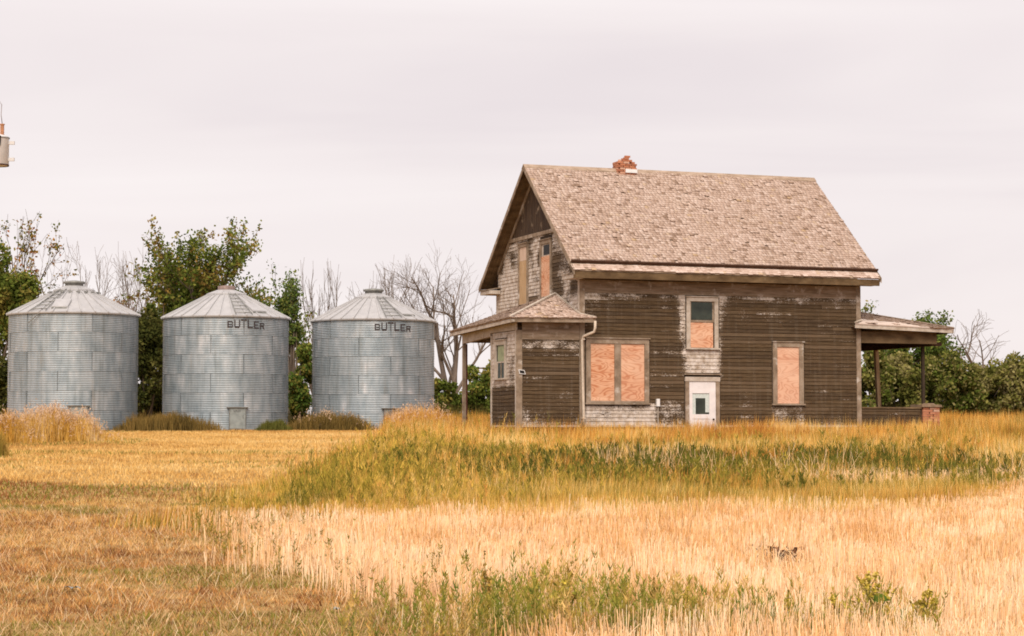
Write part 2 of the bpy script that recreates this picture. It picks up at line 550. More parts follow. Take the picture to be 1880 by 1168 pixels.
EXPO_B = 0.116
def clap_board(parent, P, s0, s1, z, paintf, e=EXPO_B):
    n = max(2, int((s1-s0)/.14)+1)
    ss = np.linspace(s0, s1, n)
    dz = random.gauss(0, .0022); dn = random.uniform(0, .006)
    tilt = random.gauss(0, .005 if random.random() > .06 else .022); ph = random.uniform(0, 6)
    V = []; pa = []
    streak = random.random() < .16
    sp = random.uniform(s0, s1); sl = random.uniform(.2, 1.2)
    for s in ss:
        zz = z + dz + tilt*(s-s0)/max(.5, s1-s0) + .0018*math.sin(s*2.1+ph)
        V += [P(s, zz+e+.018, .003), P(s, zz, .021+dn), P(s, zz, .001)]
        a = float(paintf(s, zz+e*.8)); b_ = float(paintf(s, zz+e*.2))
        ex = .30 if (streak and abs(s-sp) < sl) else 0
        pa += [a, b_+ex, b_+ex]
    F = []
    for i in range(n-1):
        k = 3*i
        F += [(k, k+3, k+4, k+1), (k+1, k+4, k+5, k+2)]
    me = bpy.data.meshes.new('clapboard')
    me.from_pydata([tuple(v) for v in V], [], F + [(0, 1, 2), (3*n-3, 3*n-1, 3*n-2)])
    at = me.attributes.new('paint', 'FLOAT', 'POINT'); at.data.foreach_set('value', pa)
    me.update()
    me.materials.append(M['siding'])
    return link('clapboard', me, parent)

def clap_wall(parent, P, zlo, zhi, smin, smax, openings, paintf, e=EXPO_B):
    z = zlo
    while z < zhi-.02:
        ee = min(e, zhi-z)
        a, b_ = smin(z+.06), smax(z+.06)
        iv = [(a, b_)]
        for (o0, o1, q0, q1) in openings:
            if z+ee > q0+.02 and z < q1-.02:
                nv = []
                for (p, q) in iv:
                    if o1 <= p or o0 >= q: nv.append((p, q)); continue
                    if o0 > p: nv.append((p, o0))
                    if o1 < q: nv.append((o1, q))
                iv = nv
        for (p, q) in iv:
            if q-p < .05: continue
            cuts = [p]
            while q-cuts[-1] > 4.2: cuts.append(cuts[-1]+random.uniform(2.0, 4.0))
            cuts.append(q)
            for c0, c1 in zip(cuts[:-1], cuts[1:]):
                clap_board(parent, P, c0+.002, c1-.002, z, paintf, ee)
        z += e

# walls (sheathing boxes), each with its clapboards
TW = .10
wl = MB().box(0, HL, 0, TW, 0.02, 4.78).build('wall', M['sheath'], house)
wg = MB().slab([(0, 0.001, .02), (0, HW, .02), (0, HW, under(HW)), (0, HW/2, under(HW/2)), (0, 0.001, under(0))][::-1], (TW, 0, 0)).build('wall', M['sheath'], house)
MB().slab([(HL-TW, TW, .02), (HL-TW, HW, .02), (HL-TW, HW, under(HW)), (HL-TW, HW/2, under(HW/2)), (HL-TW, TW, under(TW))][::-1], (TW, 0, 0)).build('wall', M['sheath'], house)
MB().box(TW, HL-TW, HW-TW, HW, .02, 4.78).build('wall', M['sheath'], house)
MB().box(-.02, HL+.02, -.02, HW+.02, -.75, .02).build('foundation', M['found'], house)

PL = lambda s, z, n: (s, -n, z)
PG = lambda s, z, n: (-n, s, z)
PR = lambda s, z, n: (HL+n, s, z)
long_open = [(.14, 2.29, .80, 2.83), (3.50, 4.66, 2.50, 4.17), (3.45, 4.68, -.5, 1.70), (6.48, 7.62, .79, 2.81)]
clap_wall(wl, PL, .16, 4.20, lambda z: .13, lambda z: HL-.13, long_open, paint_long)
gab_open = [(2.34, 3.44, 3.9, 6.10), (4.47, 5.47, 3.9, 6.15)]
def gy0(z): return max(.13, (z+.06-EZ+.12)/TAN+EY+.06)
clap_wall(wg, PG, .16, 6.24, gy0, lambda z: min(HW-.13, HW-gy0(z)), gab_open, paint_gable)
# right hand gable: only a few courses can be seen edge-on from the porch
# dark vertical boards in the gable peak
gp = MB().slab([(-.004, gy0(6.3)-.05, 6.30), (-.004, HW-gy0(6.3)+.05, 6.30), (-.004, HW/2, under(HW/2)-.02)][::-1], (.004, 0, 0)).build('gable_panel', M['sheath'], house)
y = gy0(6.34)
while y < HW-gy0(6.34):
    w = random.uniform(.085, .105)
    t0, t1 = under(y)-.03, under(y+w)-.03
    if y < HW/2 < y+w: t0 = t1 = under(HW/2)-.09
    zb = 6.36+random.uniform(-.015, .015)
    d = random.uniform(.016, .026)
    if min(t0, t1) > zb+.05:
        MB().hexa([(-d, y, zb), (-.004, y, zb), (-.004, y+w-.006, zb), (-d, y+w-.006, zb), (-d, y, t0), (-.004, y, t0), (-.004, y+w-.006, t1), (-d, y+w-.006, t1)]).build('gable_board', M['gable_boards'], gp)
    y += w
MB().box(-.055, -.004, gy0(6.3)-.05, HW-gy0(6.3)+.05, 6.24, 6.36).build('belt_board', M['trim'], house)

# corner boards and base strips
for (x0, x1, y0, y1, z0, z1, mt) in [(-.03, .13, -.034, -.002, .1, 4.62, 'trim'), (-.034, -.002, 0.0, .13, .1, 4.62, 'trim_pale'),
                                 (HL-.13, HL+.03, -.034, -.002, .1, 4.62, 'trim'), (-.034, -.002, HW-.13, HW+.03, .1, 4.62, 'trim_pale'),
                                 (HL+.002, HL+.034, -.002, .13, .1, 4.62, 'trim_pale')]:
    MB().box(x0, x1, y0, y1, z0, z1).build('corner_board', M[mt], house)
MB().box(.13, 3.45, -.045, -.002, .10, .16).build('base_board', M['trim_pale'], house)
MB().box(4.68, HL-.13, -.045, -.002, .10, .16).build('base_board', M['trim_pale'], house)
MB().box(.13, HL-.13, -.026, -.002, 4.20, 4.60).build('frieze_board', M['frieze'], house)

# ---- roof
def rp_(y_off, d_n=0.0, far=False):
    """point on near slope: y_off measured horizontally from the eave line, lifted d_n along the normal"""
    y = EY + y_off - d_n*math.sin(TH); z = EZ + y_off*TAN + d_n*math.cos(TH)
    return (HW-y if far else y, z)
RX0, RX1 = -OH, HL+OH
RUN = HW/2-EY
roof = empty('roof', (0, 0, 0), 0, house)
for far in (False, True):
    a = rp_(0, 0, far); b_ = rp_(RUN, 0, far)
    p = [(RX0, a[0], a[1]), (RX1, a[0], a[1]), (RX1, b_[0], b_[1]), (RX0, b_[0], b_[1])]
    MB().slab(p if not far else p[::-1], (0, 0, -.05)).build('roof_deck', M['deck'] if not far else M['shingle_torn'], roof)
    # soffit boards under the rake, running up the slope
    for xr in (RX0, HL+.002):
        k = 4; w = (OH-.002)/k
        for i in range(k):
            a2 = rp_(.08, 0, far); b2 = rp_(RUN-.05, 0, far)
            x0 = xr+.0005+i*w
            q = [(x0, a2[0], a2[1]-.056), (x0+w-.006, a2[0], a2[1]-.056), (x0+w-.006, b2[0], b2[1]-.056), (x0, b2[0], b2[1]-.056)]
            MB().slab(q if not far else q[::-1], (0, 0, -.02-.004*(i % 2))).build('soffit_board', M['soffit'], roof)
    # rake fascia
    for x0, x1 in ((RX0-.03, RX0-.002), (RX1+.002, RX1+.03)):
        a2 = rp_(-.02, .02, far); b2 = rp_(RUN, .02, far)
        q = [(x0, a2[0], a2[1]), (x1, a2[0], a2[1]), (x1, b2[0], b2[1]), (x0, b2[0], b2[1])]
        MB().slab(q if not far else q[::-1], (0, 0, -.17)).build('rake_board', M['trim'], roof)
    # frieze along the rake against the gable wall
    a2 = rp_(.75, 0, far); b2 = rp_(RUN-.02, 0, far)
    q = [(-.05, a2[0], a2[1]-.085), (-.004, a2[0], a2[1]-.085), (-.004, b2[0], b2[1]-.085), (-.05, b2[0], b2[1]-.085)]
    MB().slab(q if not far else q[::-1], (0, 0, -.16)).build('rake_frieze', M['trim'], roof)
# eave box on the long side and returns on the gable
MB().box(RX0+.02, RX1-.02, -.50, -.03, 4.62, 4.66).build('eave_soffit', M['soffit'], roof)
MB().hexa([(RX0, -.545, 4.60), (RX1, -.545, 4.60), (RX1, -.505, 4.60), (RX0, -.505, 4.60), (RX0, -.585, 4.80), (RX1, -.585, 4.80), (RX1, -.505, 4.80), (RX0, -.505, 4.80)]).build('eave_fascia', M['soffit'], roof)
MB().box(RX0+.02, RX1-.02, HW+.03, HW+.50, 4.62, 4.66).build('eave_soffit', M['soffit'], roof)
MB().box(RX0, RX1, HW+.505, HW+.54, 4.60, 4.80).build('eave_fascia', M['soffit'], roof)
def ret(y0, y1, far):
    m_ = MB()
    m_.box(RX0, -.036, min(y0, y1), max(y0, y1), 4.60, 4.72)
    m_.build('eave_return', M['trim_pale'], roof)
    ya, yb = (y0, y1)
    m2 = MB()
    m2.slab([(RX0-.03, ya, 4.725), (-.036, ya, 4.80), (-.036, yb, 4.80), (RX0-.03, yb, 4.725)] if not far else [(RX0-.03, yb, 4.725), (-.036, yb, 4.80), (-.036, ya, 4.80), (RX0-.03, ya, 4.725)], (0, 0, .03))
    m2.build('return_cap', M['trim'], roof)
ret(-.50, .42, False); ret(HW+.50, HW-.42, True)

def shingle_meshdata(x0, run0, w, length, butt, lift, frame):
    """8 corners of one tapered shingle; frame(x, d, n) -> point; d up the slope, n along the normal"""
    t = .004
    return [frame(x0, run0, lift), frame(x0+w, run0, lift), frame(x0+w, run0+length, 0), frame(x0, run0+length, 0),
            frame(x0, run0, lift+butt), frame(x0+w, run0, lift+butt), frame(x0+w, run0+length, t), frame(x0, run0+length, t)]
HEXF = np.array([(0,3,2,1),(4,5,6,7),(0,1,5,4),(1,2,6,5),(3,0,4,7)])

def shingle_mass(name, parent, mat, frame, xr, dmax, e=.125, d0=0.0, inside=None, wl_=.085, wh=.17, ragged=.009, miss=.012):
    V = []; T = []
    d = d0
    while d < dmax-.03:
        x = xr[0] - random.uniform(0, .1)
        while x < xr[1]:
            w = random.uniform(wl_, wh)
            xa, xb = max(x, xr[0]), min(x+w-.004, xr[1])
            if xb-xa > .02 and random.random() > miss and (inside is None or inside((xa+xb)/2, d+e*.5)):
                L = min(e*1.7, dmax-d)
                lf = abs(random.gauss(0, .004)) + (random.uniform(.008, .03) if random.random() < .05 else 0)
                V += shingle_meshdata(xa, d+random.gauss(0, ragged), xb-xa, L, random.uniform(.018, .028), .004+lf, frame)
                T.append(random.random())
            x += w
        d += e
    V = np.array(V); n = len(T)
    F = (HEXF[None]+np.arange(n)[:, None, None]*8).reshape(-1, 4)
    tint = np.repeat(np.array(T), 8)
    o = link(name, np_mesh(name, V, F, mat, extra={'tint': tint}), parent)
    tag(o, kind='stuff')
    return o

def near_frame(x, d, n):
    if d > .4: n = n + .035*float(vnoise(x, d, 1.1, 17))
    y = EY + d*math.cos(TH) - n*math.sin(TH); z = EZ + d*math.sin(TH) + n*math.cos(TH)
    return (x, y, z)
DMAX = RUN/math.cos(TH)
GUT = .234/math.cos(TH)
shingle_mass('shingles', roof, M['shingle'], near_frame, (RX0-.02, RX1+.02), DMAX, d0=GUT+.035)
# standing gutter board, and the shingles below it one by one
MB().hexa([near_frame(RX0-.03, GUT, -.01), near_frame(RX1+.03, GUT, -.01), near_frame(RX1+.03, GUT+.03, -.01), near_frame(RX0-.03, GUT+.03, -.01),
           near_frame(RX0-.03, GUT-.012, .115), near_frame(RX1+.03, GUT-.012, .115), near_frame(RX1+.03, GUT+.03, .115), near_frame(RX0-.03, GUT+.03, .115)]).build('gutter_board', M['gutter'], roof)
variants = []
for w in (.10, .125, .155):
    mb = MB(); mb.v = [tuple(v) for v in shingle_meshdata(0, 0, w, .20, .014, .003, lambda x, d, n: (x, d, n))]; mb.f = [tuple(int(i) for i in f) for f in HEXF]
    variants.append((w, mb.mesh('shingle', M['shingle_obj'])))
SLOPE_M = Matrix(((1, 0, 0, 0), (0, math.cos(TH), -math.sin(TH), 0), (0, math.sin(TH), math.cos(TH), 0), (0, 0, 0, 1)))
for c, d in enumerate((-.035, .075, .165)):
    x = RX0-.02-random.uniform(0, .05)
    while x < RX1:
        w, me = random.choice(variants)
        if x+w > RX1+.03: break
        if not (c == 0 and random.random() < .04):
            o = link('shingle', me, roof)
            p = near_frame(x, d+random.gauss(0, .012), random.uniform(0, .006)+.003*(2-c)*0)
            o.matrix_basis = Matrix.Translation(p) @ SLOPE_M @ Matrix.Rotation(random.gauss(0, .025), 4, 'Z')
            if c == 2: o.scale = (1, GUT/.5*.31/.20*.5 if False else .38, 1)
        x += w+.003
# ridge boards
for far in (False, True):
    a2 = rp_(RUN-.13, .035, far); b2 = rp_(RUN+.0, .035, far)
    q = [(RX0-.03, a2[0], a2[1]), (RX1+.03, a2[0], a2[1]), (RX1+.03, HW/2, b2[1]+.02), (RX0-.03, HW/2, b2[1]+.02)]
    MB().slab(q if not far else q[::-1], (0, 0, .022)).build('ridge_board', M['deck'], roof)

# ---- chimney, broken bricks
chim = empty('chimney', (3.08, HW/2, 8.24), 0, house); chim.scale = (.86, .86, .90)
MB().box(-.30, .30, -.20, .20, 0, .52).build('core', M['mortar'], chim)
bme = MB().box(-.105, .105, -.05, .05, -.033, .033).mesh('brick', M['brick'])
def brick(parent, x, y, z, rz=0.0, me=bme):
    o = link('brick', me, parent); o.location = (x, y, z)
    o.rotation_euler = (random.gauss(0, .012), random.gauss(0, .012), rz+random.gauss(0, .02))
    return o
for c in range(7):
    z = .12+c*.076
    for i in range(3):
        x = -.235+i*.235 + (.06 if c % 2 else -.03)
        if c == 6 and i == 2: continue
        for yy in (-.235, .235): brick(chim, x, yy, z)
    for xx in (-.34, .34):
        if c == 6 and xx > 0: continue
        for yy in (-.12, .10): brick(chim, xx, yy, z, math.pi/2)
for (x, y, z, r) in [(-.06, -.19, .655, .1), (.13, -.16, .655, .0), (-.10, .12, .655, .3), (.12, .14, .655, 1.5), (.0, -.17, .732, .05), (.03, .1, .732, .2), (.06, -.15, .805, .0), (-.24, -.1, .655, 1.2), (.3, -.05, .60, .4)]:
    brick(chim, x, y, z, r)
MB().box(-.08, .40, -.335, -.30, .20, .33).build('flashing', M['flashing'], chim)

# ---- windows
def casing(parent, x0, x1, z0, z1, w, P, mat='trim', sill=True, head=True, depth=.05):
    def bx(a, b_, c, d, n0, n1, name):
        MB().hexa([P(a, c, n0), P(b_, c, n0), P(b_, c, n1), P(a, c, n1), P(a, d, n0), P(b_, d, n0), P(b_, d, n1), P(a, d, n1)]).build(name, M[mat], parent)
    bx(x0, x0+w, z0, z1-w, -.0, depth, 'side_casing'); bx(x1-w, x1, z0, z1-w, -.0, depth, 'side_casing')
    bx(x0, x1, z1-w, z1, -.0, depth+.004, 'head_casing')
    if head: bx(x0-.03, x1+.03, z1+.002, z1+.03, -.0, depth+.04, 'drip_cap')
    if sill: bx(x0-.04, x1+.04, z0-.05, z0-.002, -.0, depth+.05, 'sill')
    return bx
def panel(parent, name, x0, x1, z0, z1, P, n0, n1, mat):
    m_ = M[mat] if isinstance(mat, str) else mat
    return MB().hexa([P(x0, z0, n0), P(x1, z0, n0), P(x1, z0, n1), P(x0, z0, n1), P(x0, z1, n0), P(x1, z1, n0), P(x1, z1, n1), P(x0, z1, n1)]).build(name, m_, parent)

w1 = empty('window', (0, 0, 0), 0, house); w1['label'] = 'wide paired window boarded with two plywood sheets'
casing(w1, .17, 2.26, .84, 2.80, .15, PL)
panel(w1, 'mullion', 1.11, 1.32, .84, 2.65, PL, 0, .045, 'trim')
panel(w1, 'plywood', .325, 1.105, .90, 2.645, PL, 0, .022, plywood_mat(1, .0))
panel(w1, 'plywood', 1.325, 2.105, .90, 2.645, PL, 0, .022, plywood_mat(2, .12))
panel(w1, 'stool', .325, 2.105, .845, .895, PL, 0, .035, 'trim')
w2 = empty('window', (0, 0, 0), 0, house); w2['label'] = 'upstairs window with dark glass above and plywood below'
casing(w2, 3.53, 4.62, 2.56, 4.14, .13, PL, 'trim_pale')
panel(w2, 'sash', 3.662, 4.488, 3.36, 4.008, PL, 0, .012, 'trim')
panel(w2, 'pane', 3.70, 4.42, 3.43, 3.985, PL, .013, .016, 'glass')
panel(w2, 'plywood', 3.662, 4.44, 2.57, 3.345, PL, 0, .028, plywood_mat(3, .08))
w3 = empty('window', (0, 0, 0), 0, house); w3['label'] = 'single tall window near the right corner boarded with plywood'
casing(w3, 6.51, 7.59, .84, 2.78, .15, PL)
panel(w3, 'plywood', 6.665, 7.435, .845, 2.625, PL, 0, .022, plywood_mat(4, .30))
w4 = empty('window', (0, 0, 0), 0, house); w4['label'] = 'attic window with small black pane at top right'
casing(w4, 2.38, 3.40, 3.6, 6.06, .12, PG, 'trim', sill=False)
panel(w4, 'plywood', 2.505, 3.275, 3.7, 5.54, PG, 0, .03, plywood_mat(5))
panel(w4, 'sash', 2.505, 3.275, 5.545, 5.935, PG, 0, .012, 'trim_pale')
panel(w4, 'pane', 2.56, 3.12, 5.58, 5.90, PG, .013, .016, 'black')
w5 = empty('window', (0, 0, 0), 0, house); w5['label'] = 'attic window fully covered with tan boards'
casing(w5, 4.51, 5.43, 3.6, 6.11, .11, PG, 'trim', sill=False)
tan_ply = wood_mat('aged_plywood', (.36,.23,.12), (.46,.31,.17), (.55,.39,.24), (3,3,1))
panel(w5, 'plywood', 4.625, 5.315, 3.7, 5.55, PG, 0, .03, tan_ply)
panel(w5, 'plywood', 4.625, 5.315, 5.555, 5.995, PG, 0, .024, wood_mat('pale_plywood', (.50,.36,.26), (.58,.43,.33), (.64,.50,.40), (3,3,1)))

# ---- door
dr = empty('door', (0, 0, 0), 0, house); dr['label'] = 'white panelled side door with curtained window'
def bx2(parent, name, a, b_, c, d, n0, n1, mat): return panel(parent, name, a, b_, c, d, PL, n0, n1, mat)
bx2(dr, 'side_casing', 3.48, 3.61, -.55, 1.52, 0, .05, 'trim'); bx2(dr, 'side_casing', 4.52, 4.65, -.55, 1.52, 0, .05, 'trim')
bx2(dr, 'head_casing', 3.47, 4.66, 1.522, 1.66, 0, .06, 'trim_pale'); bx2(dr, 'drip_cap', 3.43, 4.70, 1.72, 1.76, 0, .09, 'trim')
for (a, b_, c, d) in [(3.615, 3.72, -.5, 1.515), (4.30, 4.515, -.5, 1.515), (3.722, 4.298, 1.15, 1.515), (3.722, 4.298, .36, .50), (3.722, 4.298, -.5, -.36)]:
    bx2(dr, 'door_rail', a, b_, c, d, 0, .035, 'white_door')
for i in range(5):
    a = 3.722+i*.1153
    bx2(dr, 'door_panel', a+.001, a+.1133, -.358, .357, 0, .022, 'white_door')
bx2(dr, 'pane', 3.722, 4.298, .502, 1.148, .001, .006, 'glass')
bx2(dr, 'curtain', 3.722, 3.835, .502, 1.148, .008, .014, 'curtain'); bx2(dr, 'curtain', 4.17, 4.298, .56, 1.148, .008, .014, 'curtain'); bx2(dr, 'curtain', 3.837, 4.168, 1.0, 1.148, .008, .014, 'curtain')
kb = MB(); kb.lathe([(.001, 0), (.022, .002), (.012, .02), (.03, .035), (.034, .055), (.022, .07), (.001, .072)], 12)
ko = kb.build('door_knob', M['knob'], dr, True); ko.location = (4.42, -.035, .34); ko.rotation_euler = (math.pi/2, 0, 0)

# meter box and pipe, wall plaque
mt_ = MB().box(2.49, 2.59, -.10, -.022, .74, .97).build('meter_box', M['plaque_w'], house)
MB().tube([(2.55, -.045, .735), (2.55, -.045, .1), (2.55, -.045, -.3)], .014, 6).build('conduit', M['trim_pale'], mt_)

# ---- front porch
PX = -2.05
pw = MB().box(PX, -.04, .0, .07, .02, 3.10).build('porch_wall', M['sheath'], house)
pf = MB().box(PX, PX+.07, .072, 2.30, .02, 3.02).build('porch_wall', M['sheath'], house)
pe = MB().box(PX+.072, -.04, 2.23, 2.30, .02, 3.02).build('porch_wall', M['sheath'], house)
PP = lambda s, z, n: (PX+s, -n, z)
PF = lambda s, z, n: (PX-n, s, z)
clap_wall(pw, PP, .16, 2.72, lambda z: .15, lambda z: 2.0, [], paint_pside)
clap_wall(pf, PF, .16, 2.98, lambda z: .10, lambda z: 2.22, [(.86, 1.98, 1.55, 2.80)], paint_pfront)
w6 = empty('window', (0, 0, 0), 0, house); w6['label'] = 'small porch window with a half drawn blind'
casing(w6, .90, 1.94, 1.60, 2.76, .14, PF, 'trim_pale')
panel(w6, 'pane', 1.042, 1.798, 1.602, 2.618, PF, 0, .008, 'glass')
panel(w6, 'blind', 1.14, 1.70, 2.12, 2.60, PF, .009, .013, plain_mat('green_blind', (.30,.33,.20), .8))
panel(w6, 'sash_rail', 1.042, 1.798, 2.07, 2.115, PF, .009, .022, 'trim_pale'); panel(w6, 'sash_stile', 1.042, 1.13, 1.602, 2.068, PF, .009, .018, 'trim'); panel(w6, 'sash_stile', 1.71, 1.798, 1.602, 2.068, PF, .009, .018, 'trim_pale')
panel(w6, 'sash_stile', 1.38, 1.44, 1.602, 2.068, PF, .009, .016, 'trim')
for (x0, x1, y0, y1, z0, z1, mt) in [(PX-.034, PX+.15, -.034, -.002, .0, 3.02, 'trim'), (PX-.034, PX-.002, 0, .10, .0, 3.02, 'trim_pale'), (PX-.034, PX-.002, 2.22, 2.33, .0, 2.94, 'trim_pale')]:
    MB().box(x0, x1, y0, y1, z0, z1).build('corner_board', M[mt], house)
MB().box(PX+.15, -.04, -.045, -.002, .10, .155).build('base_board', M['trim_pale'], house)
MB().box(PX-.045, PX-.002, .10, 2.22, .10, .155).build('base_board', M['trim_pale'], house)
MB().box(PX+.15, -.04, -.030, -.002, 2.74, 3.27).build('frieze_board', M['frieze'], house)
MB().hexa([(PX-.04, 2.332, 2.92), (PX+.08, 2.332, 2.92), (PX+.08, 5.1, 2.80), (PX-.04, 5.1, 2.80), (PX-.04, 2.332, 3.24), (PX+.08, 2.332, 3.24), (PX+.08, 5.1, 3.10), (PX-.04, 5.1, 3.10)]).build('porch_beam', M['trim_pale'], house)
MB().box(PX-.045, PX-.002, -.03, 2.33, 3.022, 3.26).build('porch_beam', M['trim_pale'], house)
MB().box(PX+.09, -.04, 4.98, 5.1, 2.84, 3.08).build('porch_beam', M['trim'], house)
MB().box(PX-.05, PX+.05, 4.96, 5.06, -.30, 2.80).build('porch_post', M['trim'], house)
MB().box(PX+.052, PX+.09, 4.93, 5.09, -.30, 2.79).build('porch_post', M['maroon'], house)
MB().box(PX-.05, -.04, 2.302, 5.1, -.02, .06).build('porch_floor', M['soffit'], house)
MB().box(PX-.02, -.04, -.02, 5.08, -.7, -.03).build('porch_skirt', M['found'], house)
# porch ceiling
MB().box(PX+.09, -.04, 2.31, 4.97, 2.98, 3.01).build('porch_ceiling', M['soffit'], house)
# roof: hip with eaves along the front and both ends
pr = empty('porch_roof', (0, 0, 0), 0, house)
A = Vector((.34, -.42, 3.40)); B = Vector((-2.42, -.42, 3.37)); Cc = Vector((-2.42, 5.43, 3.20)); D = Vector((-.04, 5.43, 3.24))
E0 = Vector((-.04, 2.0, 4.27)); E1 = Vector((-.04, 3.0, 4.24)); A2 = Vector((-.04, -.42, 3.40)); A3 = Vector((-.04, -.045, 3.53))
def plane_roof(name, parent, poly, mat, sh_mat, e=.125, inside=None, mass=True, wl_=.09, wh=.18, thick=.04):
    n = (poly[1]-poly[0]).cross(poly[2]-poly[0]).normalized()
    if n.z < 0: n = -n; poly = poly[::-1]
    MB().slab([p - n*thick for p in poly], n*thick).build(name, M[mat], parent)
    # frame: x along eave (first edge given), d up slope
    return n
def field(parent, p0, p1, q1, q0, mat, name='shingles', e=.12, keep=None, **kw):
    """quad/tri roof plane: eave p0->p1, ridge q0->q1"""
    xd = (p1-p0).normalized(); n = xd.cross(q0-p0).normalized()
    if n.z < 0: n = -n
    sdv = n.cross(xd).normalized()
    if sdv.z < 0: sdv = -sdv
    wid = (p1-p0).length
    uq0 = ((q0-p0).dot(xd), (q0-p0).dot(sdv)); uq1 = ((q1-p0).dot(xd), (q1-p0).dot(sdv))
    def inside(x, d):
        if d > max(uq0[1], uq1[1]): return False
        l = uq0[0]*d/uq0[1]; r = wid+(uq1[0]-wid)*d/uq1[1]
        if not (l-.04 <= x <= r+.04): return False
        return keep is None or keep(x, d)
    fr = lambda x, d, nn: tuple(p0+xd*x+sdv*d+n*nn)
    return shingle_mass(name, parent, M[mat], fr, (-.02, wid+.02), max(uq0[1], uq1[1]), e, -.02, inside, **kw)
plane_roof('roof_deck', pr, [B, A2, E0], 'deck', None)
plane_roof('roof_deck', pr, [A2, A, A3], 'deck', None)
plane_roof('roof_deck', pr, [Cc, B, E0, E1], 'deck', None)
plane_roof('roof_deck', pr, [D, Cc, E1], 'deck', None)
field(pr, B, A2, E0, E0-Vector((.001, 0, 0)), 'shingle')
field(pr, Cc, B, E0, E1, 'shingle_torn')
field(pr, A2, A, A3+Vector((.001, 0, 0)), A3, 'shingle')
def cap(parent, p, q, w=.06, h=.035, mat='trim_pale', name='hip_board'):
    d = (q-p).normalized(); s = d.cross(Vector((0, 0, 1))).normalized()*w; u_ = s.cross(d).normalized()*h
    MB().hexa([p-s, p+s, q+s, q-s, p-s+u_, p+s+u_, q+s+u_, q-s+u_]).build(name, M[mat], parent)
cap(pr, B+Vector((0, 0, .02)), E0+Vector((0, 0, .02)), .045)
cap(pr, A+Vector((0, 0, .02)), A3+Vector((0, 0, .015)), .04)
cap(pr, A3+Vector((-.02, 0, .03)), E0+Vector((-.02, 0, .02)), .035, .03)
# fascia and soffit of the porch
def fascia(parent, p, q, inward, h=.13, t=.03, mat='trim_pale', name='eave_fascia'):
    i = Vector(inward)*t; dn = Vector((0, 0, -h)); up = Vector((0, 0, -.045))
    p = p+up; q = q+up
    MB().hexa([p+dn, q+dn, q+dn+i, p+dn+i, p, q, q+i, p+i]).build(name, M[mat], parent)
fascia(pr, B+Vector((0, .02, 0)), A+Vector((0, .02, 0)), (0, 1, 0), .09, mat='trim')
fascia(pr, Cc+Vector((.02, 0, 0)), B+Vector((.02, .02, 0)), (1, 0, 0), .10)
MB().slab([B+Vector((.06, .06, -.11)), A2+Vector((0, .06, -.11)), A2+Vector((0, .38, -.11)), B+Vector((.06, .38, -.11))], (0, 0, .02)).build('eave_soffit', M['soffit'], pr)
MB().slab([B+Vector((.06, .39, -.11)), B+Vector((.33, .39, -.11)), Cc+Vector((.33, 0, -.11)), Cc+Vector((.06, 0, -.11))], (0, 0, .02)).build('eave_soffit', M['soffit'], pr)
# gutter and downspout at the inner corner
dsx = MB(); dsx.tube([(.30, -.46, 3.31), (.30, -.46, 3.10), (.27, -.44, 2.98), (.05, -.13, 2.86), (.02, -.09, 2.74), (.04, -.085, 1.5), (.07, -.085, .45), (.06, -.085, .12)], .042, 10)
dsp = dsx.build('downspout', M['pipe'], house, True)
for z in (2.75, .35): MB().box(.0 if z > 1 else .01, .10 if z > 1 else .12, -.135, -.036, z, z+.035).build('pipe_strap', M['pipe'], dsp)
# small plaque by the corner of the porch
pq = MB().hexa([(-2.00, -.04, 1.70), (-1.80, -.04, 1.68), (-1.80, -.07, 1.68), (-2.00, -.07, 1.70), (-2.03, -.04, 1.83), (-1.84, -.04, 1.81), (-1.84, -.07, 1.81), (-2.03, -.07, 1.83)]).build('wall_plaque', M['plaque_w'], house)
MB().hexa([(-1.985, -.068, 1.718), (-1.827, -.068, 1.70), (-1.827, -.074, 1.70), (-1.985, -.074, 1.718), (-2.005, -.068, 1.81), (-1.853, -.068, 1.793), (-1.853, -.074, 1.793), (-2.005, -.074, 1.81)]).build('plate', M['black'], pq)

# ---- back porch on the right
bp = empty('back_porch_roof', (0, 0, 0), 0, house)
XE = 12.88
a0 = Vector((9.26, -.40, 3.40)); a1 = Vector((XE, -.40, 3.29)); a2 = Vector((XE, 5.4, 3.25)); e0 = Vector((HL+.04, 1.7, 3.98)); e1 = Vector((HL+.04, 3.4, 3.98)); a3 = Vector((HL+.04, 5.4, 3.3)); a4 = Vector((HL+.04, -.40, 3.39)); a5 = Vector((HL+.04, -.045, 3.50))
plane_roof('roof_deck', bp, [a4, a1, e0], 'bare_deck', None)
plane_roof('roof_deck', bp, [a0, a4, a5], 'bare_deck', None)
plane_roof('roof_deck', bp, [a1, a2, e1, e0], 'deck', None)
plane_roof('roof_deck', bp, [a2, a3, e1], 'deck', None)
def torn(x, d):
    edge = .30 + .62*max(0, 1-x/2.1) - .55*max(0, (x-1.6)/1.2)
    return d > edge + .16*(vnoise(x*2.2, d*2, .35, 4)-.5)
field(bp, a4, a1, e0+Vector((.002, 0, 0)), e0, 'shingle_torn', keep=torn, ragged=.02)
field(bp, a4, a1, e0+Vector((.002, 0, 0)), e0, 'shingle', e=.14, keep=lambda x, d: x < 1.3 and d < .3 and vnoise(x, d, .2, 8) > .72, ragged=.02)
field(bp, a1, a2, e1, e0, 'shingle_torn')
cap(bp, a1+Vector((0, 0, .02)), e0+Vector((0, 0, .02)), .05, .03, 'trim')
cap(bp, a0+Vector((.02, 0, .02)), a5+Vector((0, 0, .02)), .05, .03, 'trim_pale')
fascia(bp, a0+Vector((0, .02, 0)), a1+Vector((0, .02, 0)), (0, 1, 0), .10, .03, 'trim_pale')
fascia(bp, a1+Vector((-.02, .02, 0)), a2+Vector((-.02, 0, 0)), (-1, 0, 0), .10, .03, 'trim')
